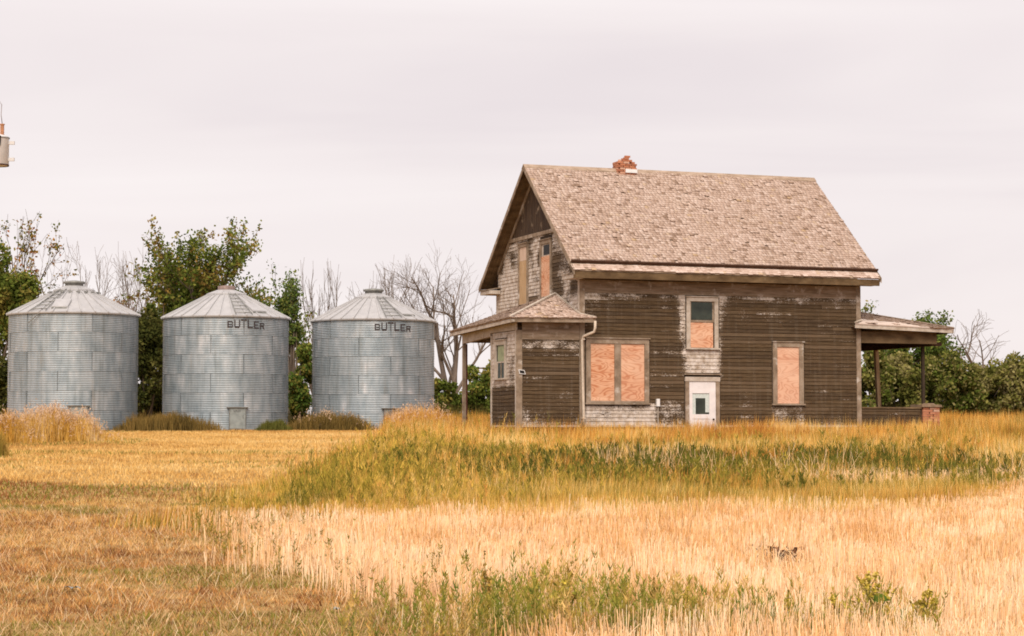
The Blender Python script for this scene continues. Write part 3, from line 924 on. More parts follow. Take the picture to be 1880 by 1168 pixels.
MB().slab([a0+Vector((.05, .06, -.10)), a1+Vector((-.05, .06, -.10)), a1+Vector((-.05, .36, -.10)), a0+Vector((.05, .36, -.10))], (0, 0, .02)).build('eave_soffit', M['soffit'], bp)
MB().box(HL+.04, 12.45, -.04, .08, 2.80, 3.16).build('porch_beam', M['soffit'], house)
MB().box(12.33, 12.45, .082, 5.1, 2.74, 3.10).build('porch_beam', M['gutter'], house)
MB().box(HL+.04, 12.33, 4.98, 5.1, 2.74, 3.10).build('porch_beam', M['soffit'], house)
MB().box(12.40, 12.72, .10, .20, 2.74, 2.86).build('porch_beam', M['gutter'], house)
for i in range(9):
    yy = .12+i*.54
    MB().box(HL+.05, 12.32, yy, yy+.53, 3.02, 3.045).build('ceiling_board', M['soffit'], house)
def post(p, q, w, mat):
    MB().hexa([(p[0]-w, p[1]-w, p[2]), (p[0]+w, p[1]-w, p[2]), (p[0]+w, p[1]+w, p[2]), (p[0]-w, p[1]+w, p[2]), (q[0]-w, q[1]-w, q[2]), (q[0]+w, q[1]-w, q[2]), (q[0]+w, q[1]+w, q[2]), (q[0]-w, q[1]+w, q[2])]).build('porch_post', M[mat], house)
post((12.20, .42, .86), (12.2, .42, 2.735), .045, 'sheath')
post((12.37, 3.55, .55), (12.35, 3.68, 2.735), .065, 'post_brown')
lw = MB().box(HL+.04, 11.90, 0.0, .10, -.6, .70).build('porch_low_wall', M['sheath'], house)
clap_wall(lw, lambda s, z, n: (HL+s, -n, z), -.30, .70, lambda z: .04, lambda z: 2.2, [], lambda s, z: .02)
MB().box(HL+.04, 11.86, -.05, .15, .702, .75).build('rail_cap', M['soffit'], house)
MB().box(HL+.04, 11.90, -.040, -.022, .02, .075).build('base_board', M['trim'], house)
lw2 = MB().box(12.30, 12.42, .7, 5.1, -.6, .55).build('porch_low_wall', M['sheath'], house)
MB().box(HL+.04, 12.29, .12, 5.05, -.5, -.1).build('porch_floor', M['found'], house)
pier = empty('brick_pier', (12.20, .25, -.62), 0, house)
MB().box(-.255, .255, -.255, .255, 0, 1.36).build('core', M['mortar'], pier)
for c in range(18):
    z = .04+c*.076
    o_ = .055 if c % 2 else -.055
    for i in range(3):
        x = -.215+i*.215
        for yy in (-.27, .27):
            brick(pier, max(-.205, min(.205, x+o_*(1 if i == 1 else .3))), yy, z)
        for xx in (-.27, .27):
            if i < 2: brick(pier, xx, -.11+i*.22, z, math.pi/2)
cp = MB(); cp.hexa([(-.37, -.37, 1.375), (.37, -.37, 1.375), (.37, .37, 1.375), (-.37, .37, 1.375), (-.35, -.35, 1.46), (.36, -.36, 1.45), (.35, .35, 1.47), (-.36, .36, 1.46)])
cp.hexa([(-.1, -.25, 1.462), (.2, -.26, 1.455), (.22, .1, 1.46), (-.12, .12, 1.465), (-.05, -.2, 1.50), (.16, -.2, 1.50), (.16, .06, 1.50), (-.06, .06, 1.50)])
cp.build('cap_stone', M['stone_cap'], pier)

# ------------------------------------------------------------------ grain bins
BR, RING = 2.40, .722
NR = 6
def sheet_mesh():
    """one corrugated wall sheet: 60 degrees of one ring, 12 corrugations"""
    nc, sub, na = 11, 4, 14
    zz = np.linspace(-.012, RING+.012, nc*sub+1)
    aa = np.linspace(R(-30.6), R(30.6), na+1)
    V = []
    for z in zz:
        r = BR + .014*math.cos(2*math.pi*z/(RING/nc)) - .006*(z/RING)
        for a in aa:
            k = .004*(a-aa[0])/(aa[-1]-aa[0])
            V.append(((r+k)*math.sin(a), -(r+k)*math.cos(a), z))
    n = na+1
    F = [(j*n+i, j*n+i+1, (j+1)*n+i+1, (j+1)*n+i) for j in range(len(zz)-1) for i in range(na)]
    # lapped vertical edge: a thin proud strip of bolts along one side
    me = np_mesh('wall_panel', np.array(V), np.array(F), M['galv'], smooth=True)
    return me
SHEET = sheet_mesh()
def seam_mesh():
    mb = MB()
    for k in (0,):
        a0, a1 = R(30.1), R(30.62)
        p = lambda a, r, z: (r*math.sin(a), -r*math.cos(a), z)
        mb.hexa([p(a0, BR+.002, .02), p(a1, BR+.002, .02), p(a1, BR+.019, .02), p(a0, BR+.019, .02), p(a0, BR+.002, RING-.01), p(a1, BR+.002, RING-.01), p(a1, BR+.019, RING-.01), p(a0, BR+.019, RING-.01)])
    return mb.mesh('seam_strip', M['galv_seam'])
SEAM = seam_mesh()
def hoop_mesh():
    return MB().lathe([(BR+.006, -.006), (BR+.0135, -.005), (BR+.0135, .005), (BR+.006, .006)], 72).mesh('ring_seam', M['galv_seam'], True)
HOOP = hoop_mesh()
NP = 30
RE, ZE = BR+.085, NR*RING-.01      # roof eave
RT, ZT = .72, NR*RING+.90          # top of the long panels
RC, ZC = .36, NR*RING+1.05         # collar
def roof_panel_mesh():
    mb = MB(); h = math.pi/NP
    p = lambda a, r, z: (r*math.sin(a), -r*math.cos(a), z)
    n = 4
    for i in range(n):
        t0, t1 = i/n, (i+1)/n
        r0, z0 = RE+(RT-RE)*t0, ZE+(ZT-ZE)*t0
        r1, z1 = RE+(RT-RE)*t1, ZE+(ZT-ZE)*t1
        b = len(mb.v)
        mb.v += [p(-h, r0, z0), p(h, r0, z0), p(h, r1, z1), p(-h, r1, z1)]
        mb.f.append((b, b+1, b+2, b+3))
    # standing rib on one edge, and a turned-down drip
    w0, w1 = .022, .014
    for (ra, za, rb, zb) in [(RE+.012, ZE-.006, RT, ZT)]:
        mb.hexa([p(h-w0/RE, ra, za), p(h+w0/RE, ra, za), p(h+w1/RT, rb, zb), p(h-w1/RT, rb, zb),
                 p(h-w0/RE, ra, za+.045), p(h+w0/RE, ra, za+.045), p(h+w1/RT, rb, zb+.04), p(h-w1/RT, rb, zb+.04)])
    b = len(mb.v)
    mb.v += [p(-h, RE, ZE), p(h, RE, ZE), p(h, RE-.01, ZE-.05), p(-h, RE-.01, ZE-.05)]
    mb.f.append((b+3, b+2, b+1, b))
    return mb.mesh('roof_panel', M['galv_roof'])
ROOFP = roof_panel_mesh()
def collar_panel():
    mb = MB(); h = math.pi/15
    p = lambda a, r, z: (r*math.sin(a), -r*math.cos(a), z)
    mb.hexa([p(-h*.97, RT+.06, ZT-.02), p(h*.97, RT+.06, ZT-.02), p(h*.97, RC, ZC), p(-h*.97, RC, ZC),
             p(-h*.97, RT+.06, ZT+.04), p(h*.97, RT+.06, ZT+.04), p(h*.97, RC, ZC+.05), p(-h*.97, RC, ZC+.05)])
    return mb.mesh('collar_panel', M['galv_roof'])
COLP = collar_panel()
RIM = MB().lathe([(RC-.02, ZC), (RC-.02, ZC+.14), (RC+.05, ZC+.145), (RC+.055, ZC+.20), (RC+.01, ZC+.225), (.10, ZC+.26), (.001, ZC+.262)], 28).mesh('cap', M['galv_dark'], True)
RIM2 = MB().lathe([(RC-.03, ZC), (RC-.03, ZC+.20), (.10, ZC+.23), (.001, ZC+.232)], 28).mesh('cap', plain_mat('rusty_cap', (.24,.17,.15), .7, .2, var=.4), True)

GLY = {  # strokes in a unit cell: quads (x, z)
 'B': [((0,0),(.2,0),(.2,1),(0,1)), ((.2,0),(.78,0),(.92,.15),(.2,.15)), ((.2,.42),(.8,.42),(.8,.58),(.2,.58)), ((.2,.85),(.9,.85),(.76,1),(.2,1)), ((.74,.58),(.92,.62),(.9,.85),(.72,.85)), ((.76,.15),(.95,.15),(.95,.38),(.76,.42))],
 'U': [((0,.18),(.2,.18),(.2,1),(0,1)), ((.8,.18),(1,.18),(1,1),(.8,1)), ((.18,0),(.82,0),(1,.18),(0,.18))],
 'T': [((.4,0),(.62,0),(.62,.83),(.4,.83)), ((0,.83),(1,.83),(1,1),(0,1))],
 'L': [((0,0),(.22,0),(.22,1),(0,1)), ((.22,0),(.95,0),(.95,.16),(.22,.16))],
 'E': [((0,0),(.22,0),(.22,1),(0,1)), ((.22,0),(.95,0),(.95,.16),(.22,.16)), ((.22,.43),(.8,.43),(.8,.58),(.22,.58)), ((.22,.84),(.95,.84),(.95,1),(.22,1))],
 'R': [((0,0),(.2,0),(.2,1),(0,1)), ((.2,.42),(.8,.42),(.8,.57),(.2,.57)), ((.2,.85),(.9,.85),(.76,1),(.2,1)), ((.74,.57),(.93,.62),(.9,.85),(.72,.85)), ((.5,.42),(.74,.42),(.98,0),(.74,0))],
}
def letters(parent, a_start, a_span, zbase, r, heights, bases, thick=.006):
    n = 6; cell = a_span/n
    for i, ch in enumerate('BUTLER'):
        mb = MB()
        a0 = a_start+i*cell; aw = cell*.86
        for q in GLY[ch]:
            pts = [(a0+x*aw, zbase+bases[i]+z*heights[i]) for x, z in q]
            f = lambda a, z, rr: (rr*math.sin(a), -rr*math.cos(a), z)
            inner = [f(a, z, r) for a, z in pts]; outer = [f(a, z, r+thick) for a, z in pts]
            b = len(mb.v); mb.v += inner+outer
            mb.f += [(b+4, b+5, b+6, b+7), (b+0, b+3, b+2, b+1)] + [(b+k, b+(k+1) % 4, b+4+(k+1) % 4, b+4+k) for k in range(4)]
        mb.build('letter', M['letter'], parent)

def put(name, me, parent, rz=0.0, loc=(0, 0, 0)):
    o = link(name, me, parent); o.rotation_euler = (0, 0, rz); o.location = loc
    return o

def make_bin(loc, rz, label, seed, text, door_a, ladder_a, hatch_side, rusty_cap=False, tabs=False):
    rr = random.Random(seed)
    root = empty('grain_bin', loc, rz)
    tag(root, label, 'grain bin', 'corrugated steel grain bins left of the house')
    for k in range(NR):
        off = R(-44.3) if k % 2 else R(-13.9)
        for i in range(6):
            put('wall_panel', SHEET, root, off+R(30)+i*R(60)+rr.gauss(0, .01), (0, 0, k*RING)).scale = (1+rr.uniform(0, .0012),)*2+(1,)
            put('seam_strip', SEAM, root, off+R(30)+i*R(60), (0, 0, k*RING))
        if k: put('ring_seam', HOOP, root, 0, (0, 0, k*RING))
    for i in range(NP):
        o = put('roof_panel', ROOFP, root, i*2*math.pi/NP)
    for i in range(15):
        put('collar_panel', COLP, root, i*2*math.pi/15)
    put('cap', RIM2 if rusty_cap else RIM, root)
    f = lambda a, r, z: Vector((r*math.sin(a), -r*math.cos(a), z))
    # roof ladder between two ribs
    ld = empty('roof_ladder', (0, 0, 0), ladder_a, root)
    h = math.pi/NP
    for s in (-1, 1):
        p0 = f(s*h*1.25, RE-.02, ZE+.06); p1 = f(s*h*1.6, RT+.05, ZT+.05)
        mb = MB(); mb.tube([p0, p1], .016, 6); mb.build('rail', M['galv_dark'], ld)
    for k in range(6):
        t = .06+k*.165
        a = h*(1.25+.35*t)
        r_, z_ = RE+(RT-RE)*t, ZE+(ZT-ZE)*t+.075
        MB().tube([f(-a, r_, z_), f(a, r_, z_)], .020, 6).build('rung', M['galv_dark'], ld)
    # raised hatch beside the ladder
    hc = empty('roof_hatch', (0, 0, 0), ladder_a+hatch_side*h*3.1, root)
    ra, rb = RE-.28, RE-.88
    za, zb = ZE+(ZT-ZE)*(RE-ra)/(RE-RT), ZE+(ZT-ZE)*(RE-rb)/(RE-RT)
    w = .29
    def q(x, r, z): return (x, -r, z)
    MB().hexa([q(-w, ra, za-.02), q(w, ra, za-.02), q(w, rb, zb-.02), q(-w, rb, zb-.02), q(-w, ra, za+.075), q(w, ra, za+.075), q(w, rb, zb+.075), q(-w, rb, zb+.075)]).build('hatch_lid', M['galv_roof'], hc)
    MB().hexa([q(-w-.02, ra+.03, za-.03), q(w+.02, ra+.03, za-.03), q(w+.02, ra+.003, za-.03), q(-w-.02, ra+.003, za-.03), q(-w-.02, ra+.03, za+.03), q(w+.02, ra+.03, za+.03), q(w+.02, ra+.003, za+.045), q(-w-.02, ra+.003, za+.045)]).build('hatch_rim', M['galv_dark'], hc)
    if tabs:
        for k in range(10):
            a = -math.pi/2+math.pi*(k+.5)/10
            t = .93; r_, z_ = RE+(RT-RE)*t, ZE+(ZT-ZE)*t
            o = MB().box(-.07, .07, -.03, .03, 0, .05).build('roof_tab', M['galv_dark'], root)
            o.location = f(a, r_+.12, z_-.03); o.rotation_euler = (0, 0, a)
    # bottom door
    dr_ = empty('bin_door', (0, 0, 0), door_a, root)
    y = -(BR+.055)
    MB().box(-.29, .29, y, y+.10, .10, .86).build('door_leaf', M['galv_door'], dr_)
    MB().box(-.40, .40, y-.05, y+.11, .865, .90).build('door_header', M['galv_dark'], dr_)
    for x in (-.315, .295): MB().box(x, x+.022, y-.012, y+.10, .09, .862).build('door_edge', M['galv_dark'], dr_)
    MB().box(-.32, .32, y-.012, y+.10, .055, .096).build('door_sill', M['galv_dark'], dr_)
    MB().tube([(.20, y-.03, .48), (.20, y-.03, .60)], .012, 6).build('handle', M['galv_dark'], dr_)
    if text:
        letters(root, 0.02, R(36.5), NR*RING-.47, BR+.012, [.24, .30, .325, .32, .28, .24], [.01, .0, .0, -.005, -.015, -.03])
        hs = [.07]*6
        letters(dr_, -.066, .115, .70, BR+.056, [.075]*6, [0]*6, .004)
    return root

make_bin((-16.56, 76.96, 1.62), math.atan2(16.56, 76.96), 'corrugated steel grain bin at far left, no lettering on its side', 3, False, R(5), R(-32), 1, tabs=True)
make_bin((-11.04, 78.64, 1.58), math.atan2(11.04, 78.64), 'corrugated steel grain bin in the middle, lettered, standing before the tall leafy tree', 4, True, R(10.6), R(16), 1, rusty_cap=True)
make_bin((-5.47, 80.40, 1.56), math.atan2(5.47, 80.40), 'corrugated steel grain bin nearest the house, lettered, bare trees behind it', 5, True, R(17), R(19), 1)
# a loose brace rod hanging under the eave of the left bin
b1 = bpy.data.objects['grain_bin']
f_ = lambda a, r, z: (r*math.sin(a), -r*math.cos(a), z)
MB().tube([f_(R(-30), BR+.06, ZE-.03), f_(R(-41), BR+.16, ZE-.44)], .018, 6).build('brace_rod', M['galv_dark'], b1)

# ------------------------------------------------------------------ pole mounted transformer
tf = empty('pole_transformer', (-13.92, 55.0, 8.77))
tag(tf, 'pale grey pole transformer with brown bushing at the left edge of the sky', 'transformer')
MB().lathe([(.001, 0), (.245, 0), (.265, .02), (.265, .72), (.27, .73), (.27, .77), (.25, .80), (.10, .85), (.001, .86)], 28).build('tank', M['tank'], tf, True)
MB().lathe([(.272, .74), (.285, .74), (.285, .765), (.272, .765)], 28).build('lid_band', M['galv_dark'], tf)
MB().lathe([(.258, -.012), (.272, -.012), (.272, .03), (.258, .03)], 28).build('base_rim', M['gutter'], tf)
bs = MB(); bs.lathe([(.02, .80)]+[(.045+.018*(i % 2), .82+i*.025) for i in range(11)]+[(.06, 1.10), (.075, 1.13), (.02, 1.14)], 14, .09, -.05); bs.build('bushing', M['porcelain'], tf, True)
MB().tube([(.09, -.28, .78), (.09, -.285, .60), (.085, -.275, .5)], [.03, .022, .01], 8).build('terminal', M['black'], tf)
for z in (.62, .17): MB().box(.262, .42, -.04, .03, z-.045, z+.045).build('mounting_lug', M['tank'], tf)
MB().box(-.42, -.26, -.05, .05, .1, .7).build('bracket', M['galv_dark'], tf)
up = empty('utility_pole', (-14.52, 55.0, float(ground_z(-14.52, 55.0))-.2))
tag(up, 'wooden utility pole carrying the transformer, left of the frame', 'utility pole')
MB().tube([(0, 0, 0), (0, 0, 5), (0, 0, 11.5)], [.19, .165, .13], 14).build('shaft', M['pole'], up, True)
MB().box(-1.1, .22, -.19, -.135, 10.35, 10.47).build('crossarm', M['pole'], up)
wr = MB().tube([(-13.83, 54.95, 9.90), (-13.86, 54.93, 10.15), (-13.84, 54.9, 10.42), (-13.90, 54.9, 10.52), (-14.10, 54.85, 10.50), (-14.40, 54.82, 10.9)], .010, 6).build('drop_wire', M['wire'], None, True)
tag(wr, 'thin curved wire rising from the transformer bushing', 'wire')

# ------------------------------------------------------------------ trees and shrubs
def WX(px, D): return (px-940)/3743.7*D
def WZ(py, D): return 1.6+(790-py)/3743.7*D

def tubes_mesh(name, paths, mat):
    V = []; F = []; b = 0
    for pts, rad, n in paths:
        P = np.array(pts); k = len(P)
        d = np.gradient(P, axis=0); d /= np.linalg.norm(d, axis=1, keepdims=True)+1e-9
        ref = np.array([1.0, 0, 0]) if abs(d[0, 2]) > .7 else np.array([0, 0, 1.0])
        a = np.cross(d, ref); a /= np.linalg.norm(a, axis=1, keepdims=True)+1e-9
        c = np.cross(d, a)
        t = np.arange(n)*2*math.pi/n
        ring = P[:, None]+(a[:, None]*np.cos(t)[None, :, None]+c[:, None]*np.sin(t)[None, :, None])*np.array(rad)[:, None, None]
        V.append(ring.reshape(-1, 3))
        i, j = np.meshgrid(np.arange(k-1), np.arange(n), indexing='ij')
        j2 = (j+1) % n
        F.append(np.stack([b+i*n+j, b+i*n+j2, b+(i+1)*n+j2, b+(i+1)*n+j], -1).reshape(-1, 4))
        b += k*n
    return np_mesh(name, np.concatenate(V), np.concatenate(F), mat, smooth=True)

def grow(rr, p, d, length, r, lev, maxlev, paths, tips, prm):
    n = 6 if lev == 0 else 5 if lev < maxlev else 4
    pts = [np.array(p)]; rad = [r]
    d = np.array(d, float); d /= np.linalg.norm(d)
    end = r*(.45 if lev < maxlev else .25)
    for i in range(n):
        d = d + rr.normal(0, prm['wander'], 3) + np.array([0, 0, prm['up']])
        d /= np.linalg.norm(d)
        pts.append(pts[-1]+d*length/n); rad.append(max(prm['rmin'], r+(end-r)*(i+1)/n))
    paths.append((pts, rad, 8 if lev == 0 else 5 if lev < maxlev-1 else 3))
    if lev >= maxlev-1:
        for q in pts[1:]: tips.append((q, lev))
    if lev == maxlev: return
    nc = prm['kids'][min(lev, len(prm['kids'])-1)]
    for c in range(nc):
        t = prm['t0'] if lev == 0 else .25
        t = t+(1-t)*(c+rr.random())/nc
        i = min(n-1, int(t*n)); f = t*n-i
        q = pts[i]*(1-f)+pts[i+1]*f
        dd = pts[i+1]-pts[i]; dd /= np.linalg.norm(dd)
        az = rr.random()*2*math.pi if lev else 2*math.pi*(c*.382+rr.random()*.2)
        side = np.array([math.cos(az), math.sin(az), 0.0]); side = side-dd*side.dot(dd); side /= np.linalg.norm(side)+1e-9
        ang = prm['ang']*(.7+.6*rr.random())
        nd = dd*math.cos(ang)+side*math.sin(ang)
        grow(rr, q, nd, length*prm['len']*(.7+.6*rr.random())*(1.15-.4*t), rad[i]*.6, lev+1, maxlev, paths, tips, prm)

def leaf_mesh(name, rr, C, size, palette, per=None, mat='leaf'):
    """C (n,3) leaf centres; each leaf a small folded diamond of four triangles' worth of two quads"""
    n = len(C)
    a = rr.normal(size=(n, 3)); a /= np.linalg.norm(a, axis=1, keepdims=True)
    b = rr.normal(size=(n, 3)); b -= a*(a*b).sum(1, keepdims=True); b /= np.linalg.norm(b, axis=1, keepdims=True)
    s = size*(.6+.8*rr.random(n))[:, None]
    V = np.stack([C-a*s*.5, C+b*s*.32-a*s*.05, C+a*s*.5, C-b*s*.32-a*s*.05], 1).reshape(-1, 3)
    F = np.arange(n*4).reshape(n, 4)
    pal = np.array(palette)
    idx = rr.integers(0, len(pal), n) if per is None else np.clip((per*len(pal)).astype(int), 0, len(pal)-1)
    col = pal[idx]*(.75+.5*rr.random(n))[:, None]
    return np_mesh(name, V, F, M[mat], col=np.repeat(col, 4, 0))

def pick_col(rr, C, scale, seed, jit=.25):
    v = .5*(vnoise(C[:, 0]+C[:, 1]*.7, C[:, 2], scale, seed)+vnoise(C[:, 0]*1.3, C[:, 2]+C[:, 1], scale*.5, seed+1))
    return np.clip((v-.5)*1.6+.5+rr.normal(0, jit, len(C)), 0, .999)

GREENS = [(.075,.100,.018), (.112,.145,.026), (.155,.188,.036), (.205,.210,.044), (.26,.215,.052)]
DARKG = [(.042,.048,.013), (.062,.066,.017), (.085,.088,.022), (.115,.105,.030)]
BRIGHT = [(.070,.115,.022), (.100,.155,.030), (.135,.185,.040), (.18,.19,.045), (.11,.15,.05)]
AUTUMN = [(.10,.115,.025), (.17,.15,.03), (.26,.17,.035), (.32,.16,.04), (.30,.11,.035)]
OLIVE = [(.085,.098,.022), (.135,.142,.031), (.185,.180,.044), (.24,.215,.062), (.30,.26,.105)]

def make_tree(name, label, cat, px, D, top, seed, leaves=0, pal=GREENS, spread=2.0, trunk=.4, kids=(6, 6, 5), maxlev=3, ang=.6, up=.06,
              wander=.09, r0=.16, leaf=.13, clump=.16, lens=.62, lean=(0, 0), bark='bark', rmin=.008, group=None, stems=1, tip_frac=1.0, scatter=.3, keep=None):
    rr = np.random.default_rng(seed)
    x = WX(px, D); z0 = float(ground_z(x, D))-.1
    h = WZ(top, D)-z0
    root = empty(name, (x, D, z0)); tag(root, label, cat, group)
    paths = []; tips = []
    prm = dict(wander=wander, up=up, kids=kids, ang=ang, len=lens, rmin=rmin, t0=trunk)
    for s in range(stems):
        d0 = np.array([lean[0]+(rr.normal(0, .28) if stems > 1 else 0), lean[1]+(rr.normal(0, .2) if stems > 1 else 0), 1.0])
        grow(rr, np.array([rr.normal(0, .15) if stems > 1 else 0, 0, 0]), d0, h*.72*(1 if stems == 1 else .75+.3*rr.random()), r0, 0, maxlev, paths, tips, prm)
    P = np.concatenate([np.array(p) for p, _, _ in paths])
    sc = h/np.percentile(P[:, 2], 99.7)
    ex = np.percentile(np.abs(P[:, 0]-lean[0]*P[:, 2]), 97)
    sx = spread/max(ex, .1)
    S = np.array([sx, sx, sc])
    paths = [([q*S for q in p], r, n) for p, r, n in paths]
    # blend: keep the foot of the trunk in place
    link('trunk', tubes_mesh('trunk', paths, M[bark]), root)
    if leaves:
        T = np.array([q*S for q, l in tips])
        if keep is not None: T = T[keep(T, rr)]
        if tip_frac < 1: T = T[rr.random(len(T)) < tip_frac]
        C = T[rr.integers(0, len(T), leaves)] + rr.normal(0, clump, (leaves, 3))
        link('crown', leaf_mesh('crown', rr, C, leaf, pal, pick_col(rr, C, .9, seed)), root)
    return root

def make_shrub(name, label, cat, px, D, top, rx, seed, leaves=5000, pal=OLIVE, leaf=.14, lumps=16, bottom=.05, group=None, trunk=False, ry=None, centre=None, lump_r=(.28, .5), fill=.55):
    """rounded mass of leaf clumps on a few stems; sizes in metres"""
    rr = np.random.default_rng(seed)
    x = WX(px, D); z0 = float(ground_z(x, D))-.05
    h = WZ(top, D)-z0
    root = empty(name, (x, D, z0)); tag(root, label, cat, group)
    ry = ry or rx
    zc = h*(.5+bottom/2); hz = h*(.5-bottom/2)
    L = []
    while len(L) < lumps:
        v = rr.uniform(-1, 1, 3)
        if np.linalg.norm(v) > 1: continue
        v *= .72
        L.append((v*np.array([rx, ry, hz])+np.array([0, 0, zc]), rr.uniform(*lump_r)*min(rx, hz)))
    cs = np.array([l[0] for l in L]); rs = np.array([l[1] for l in L])
    k = rr.choice(lumps, leaves, p=(rs**2)/np.sum(rs**2))
    d = rr.normal(size=(leaves, 3)); d /= np.linalg.norm(d, axis=1, keepdims=True)
    rad = rs[k]*(fill+(1-fill)*rr.random(leaves)**.5)*(1+.14*rr.normal(size=leaves))
    C = cs[k]+d*rad[:, None]
    C = C[C[:, 2] > .02]
    link('crown', leaf_mesh('crown', rr, C, leaf, pal, pick_col(rr, C, .7, seed)), root)
    paths = []
    for i in range(min(lumps, 9)):
        a = np.array([rr.normal(0, .12), rr.normal(0, .12), 0]) if not trunk else np.array([0, 0, 0.0])
        b = cs[i]
        m = (a+b)/2+rr.normal(0, .08, 3); m[2] = a[2]+(b[2]-a[2])*.55
        paths.append(([a, (a+m)/2, m, b], [.05 if not trunk else .14, .04 if not trunk else .11, .03 if not trunk else .06, .015], 6))
        for q in range(5):
            e_ = b+rr.normal(0, 1, 3)*rs[i]*.75
            paths.append(([b, (b+e_)/2+rr.normal(0, .05, 3), e_], [.014, .010, .006], 3))
    link('trunk' if trunk else 'stems', tubes_mesh('stems', paths, M['bark']), root)
    return root

TG = 'trees behind the grain bins'
# left group
make_shrub('leafy_tree', 'dense rounded green tree at the left edge behind the left bin', 'tree', -14, 85, 428, 2.0, 31, 21000, GREENS, .17, 26, .30, TG, True, lump_r=(.26, .42))
make_shrub('dark_bush', 'dark undergrowth bush between the left edge and the left bin', 'bush', -2, 83.5, 640, 1.0, 32, 5000, DARKG, .16, 14, 0, 'bushes around the grain bins')
make_tree('sparse_tree', 'tall thin tree with a few yellow leaves above the left bin', 'tree', 40, 99, 396, 33, 1700, AUTUMN, 1.9, .35, (7, 6, 4), 3, .55, .05, .12, .12, .15, .10, tip_frac=.35, group=TG)
for i, (px, top, sp, sd, lv, lab) in enumerate([(112, 452, 1.5, 41, 120, 'slender bare tree just right of the thin yellow tree'), (158, 447, 1.5, 42, 0, 'bare tree rising right above the cap of the left bin'),
        (186, 462, 1.2, 43, 1100, 'small tree with orange leaves on its lower branches'), (226, 452, 1.6, 44, 0, 'bare twiggy tree left of the tall leafy tree'), (262, 482, 1.2, 45, 60, 'short bare tree close to the tall leafy tree')]):
    make_tree('bare_tree', lab, 'tree', px, 97+i % 3*1.5, top, sd, lv, AUTUMN, sp*1.2, .28, (7, 5, 5), 3, .62, .06, .13, .085, .14, .09, bark='bark_grey', rmin=.007, group='bare trees', keep=lambda T, r: T[:, 2] < 6.6, lens=.58)
make_tree('leafy_tree', 'tall leafy tree with upright sprays behind the middle bin', 'tree', 388, 93, 428, 51, 38000, GREENS+[(.24,.15,.04)], 2.6, .12, (13, 7, 5), 3, .62, .085, .08, .22, .155, .13, lens=.70, group=TG)
make_shrub('leafy_tree', 'low spreading part-yellow tree left of the tall leafy tree', 'tree', 300, 91, 490, .95, 52, 2600, GREENS+[(.24,.17,.04)], .15, 14, .35, TG, True, lump_r=(.2, .36), fill=.2)
make_shrub('dark_bush', 'dark tall bush filling the gap between left and middle bins', 'bush', 268, 84.5, 540, 1.15, 53, 12000, DARKG, .15, 24, 0, 'bushes around the grain bins', lump_r=(.3, .5))
make_shrub('dark_bush', 'low dark bush in the gap just left of the middle bin', 'bush', 290, 86.5, 655, .9, 58, 5000, DARKG, .15, 16, 0, 'bushes around the grain bins')
make_shrub('dark_bush', 'dark bush hiding the foot of the tall leafy tree', 'bush', 350, 88, 560, 1.9, 54, 8000, DARKG, .16, 22, 0, 'bushes around the grain bins')
make_tree('leafy_tree', 'small bright green tree peeping over the right of the middle bin', 'tree', 508, 90, 500, 55, 3400, BRIGHT, 1.0, .35, (6, 5, 4), 3, .6, .05, .10, .09, .14, .13, group=TG)
make_shrub('leafy_tree', 'small yellow-green tree top just left of the bare saplings', 'tree', 533, 89, 520, .55, 56, 1200, BRIGHT, .14, 10, .45, TG, True, lump_r=(.25, .42), fill=.2)
make_shrub('green_bush', 'tall green bush in the gap between middle and right bins', 'bush', 549, 86, 592, .75, 57, 6500, GREENS+BRIGHT[:2], .15, 18, 0, 'bushes around the grain bins', lump_r=(.3, .5))
for (px, top, sp, sd, lab) in [(592, 487, 1.3, 61, 'bare sapling clump beside the left of the right bin'), (648, 492, 1.2, 62, 'bare sapling above the left roof of the right bin'), (722, 473, 1.7, 63, 'bare tree above the right roof of the right bin')]:
    make_tree('bare_tree', lab, 'tree', px, 97, top, sd, 0, spread=sp, trunk=.25, kids=(6, 5, 5), maxlev=3, ang=.58, up=.05, wander=.14, r0=.085, bark='bark_grey', rmin=.007, group='bare trees', stems=3, lens=.60)
make_tree('bare_tree', 'large bare tree with dark forking trunk beside the porch', 'tree', 838, 95, 468, 72, 0, spread=3.0, trunk=.26, kids=(5, 5, 4, 4), maxlev=4, ang=.66, up=.05, wander=.12, r0=.17, bark='bark_grey', rmin=.005, lens=.62, group='bare trees', stems=2)
for (px, top, rx, sd, lab, pal) in [(812, 668, .8, 81, 'green bush between the right bin and the porch post', GREENS), (868, 655, .95, 82, 'yellow-green bush seen through the open porch', GREENS+BRIGHT[1:3]), (915, 640, .9, 83, 'green bush behind the enclosed corner of the porch', GREENS), (760, 690, 1.0, 84, 'dark bush behind the right edge of the right bin', DARKG)]:
    make_shrub('green_bush', lab, 'bush', px, 91, top, rx, sd, 4200, pal, .15, 14, 0, 'bushes behind the porch')
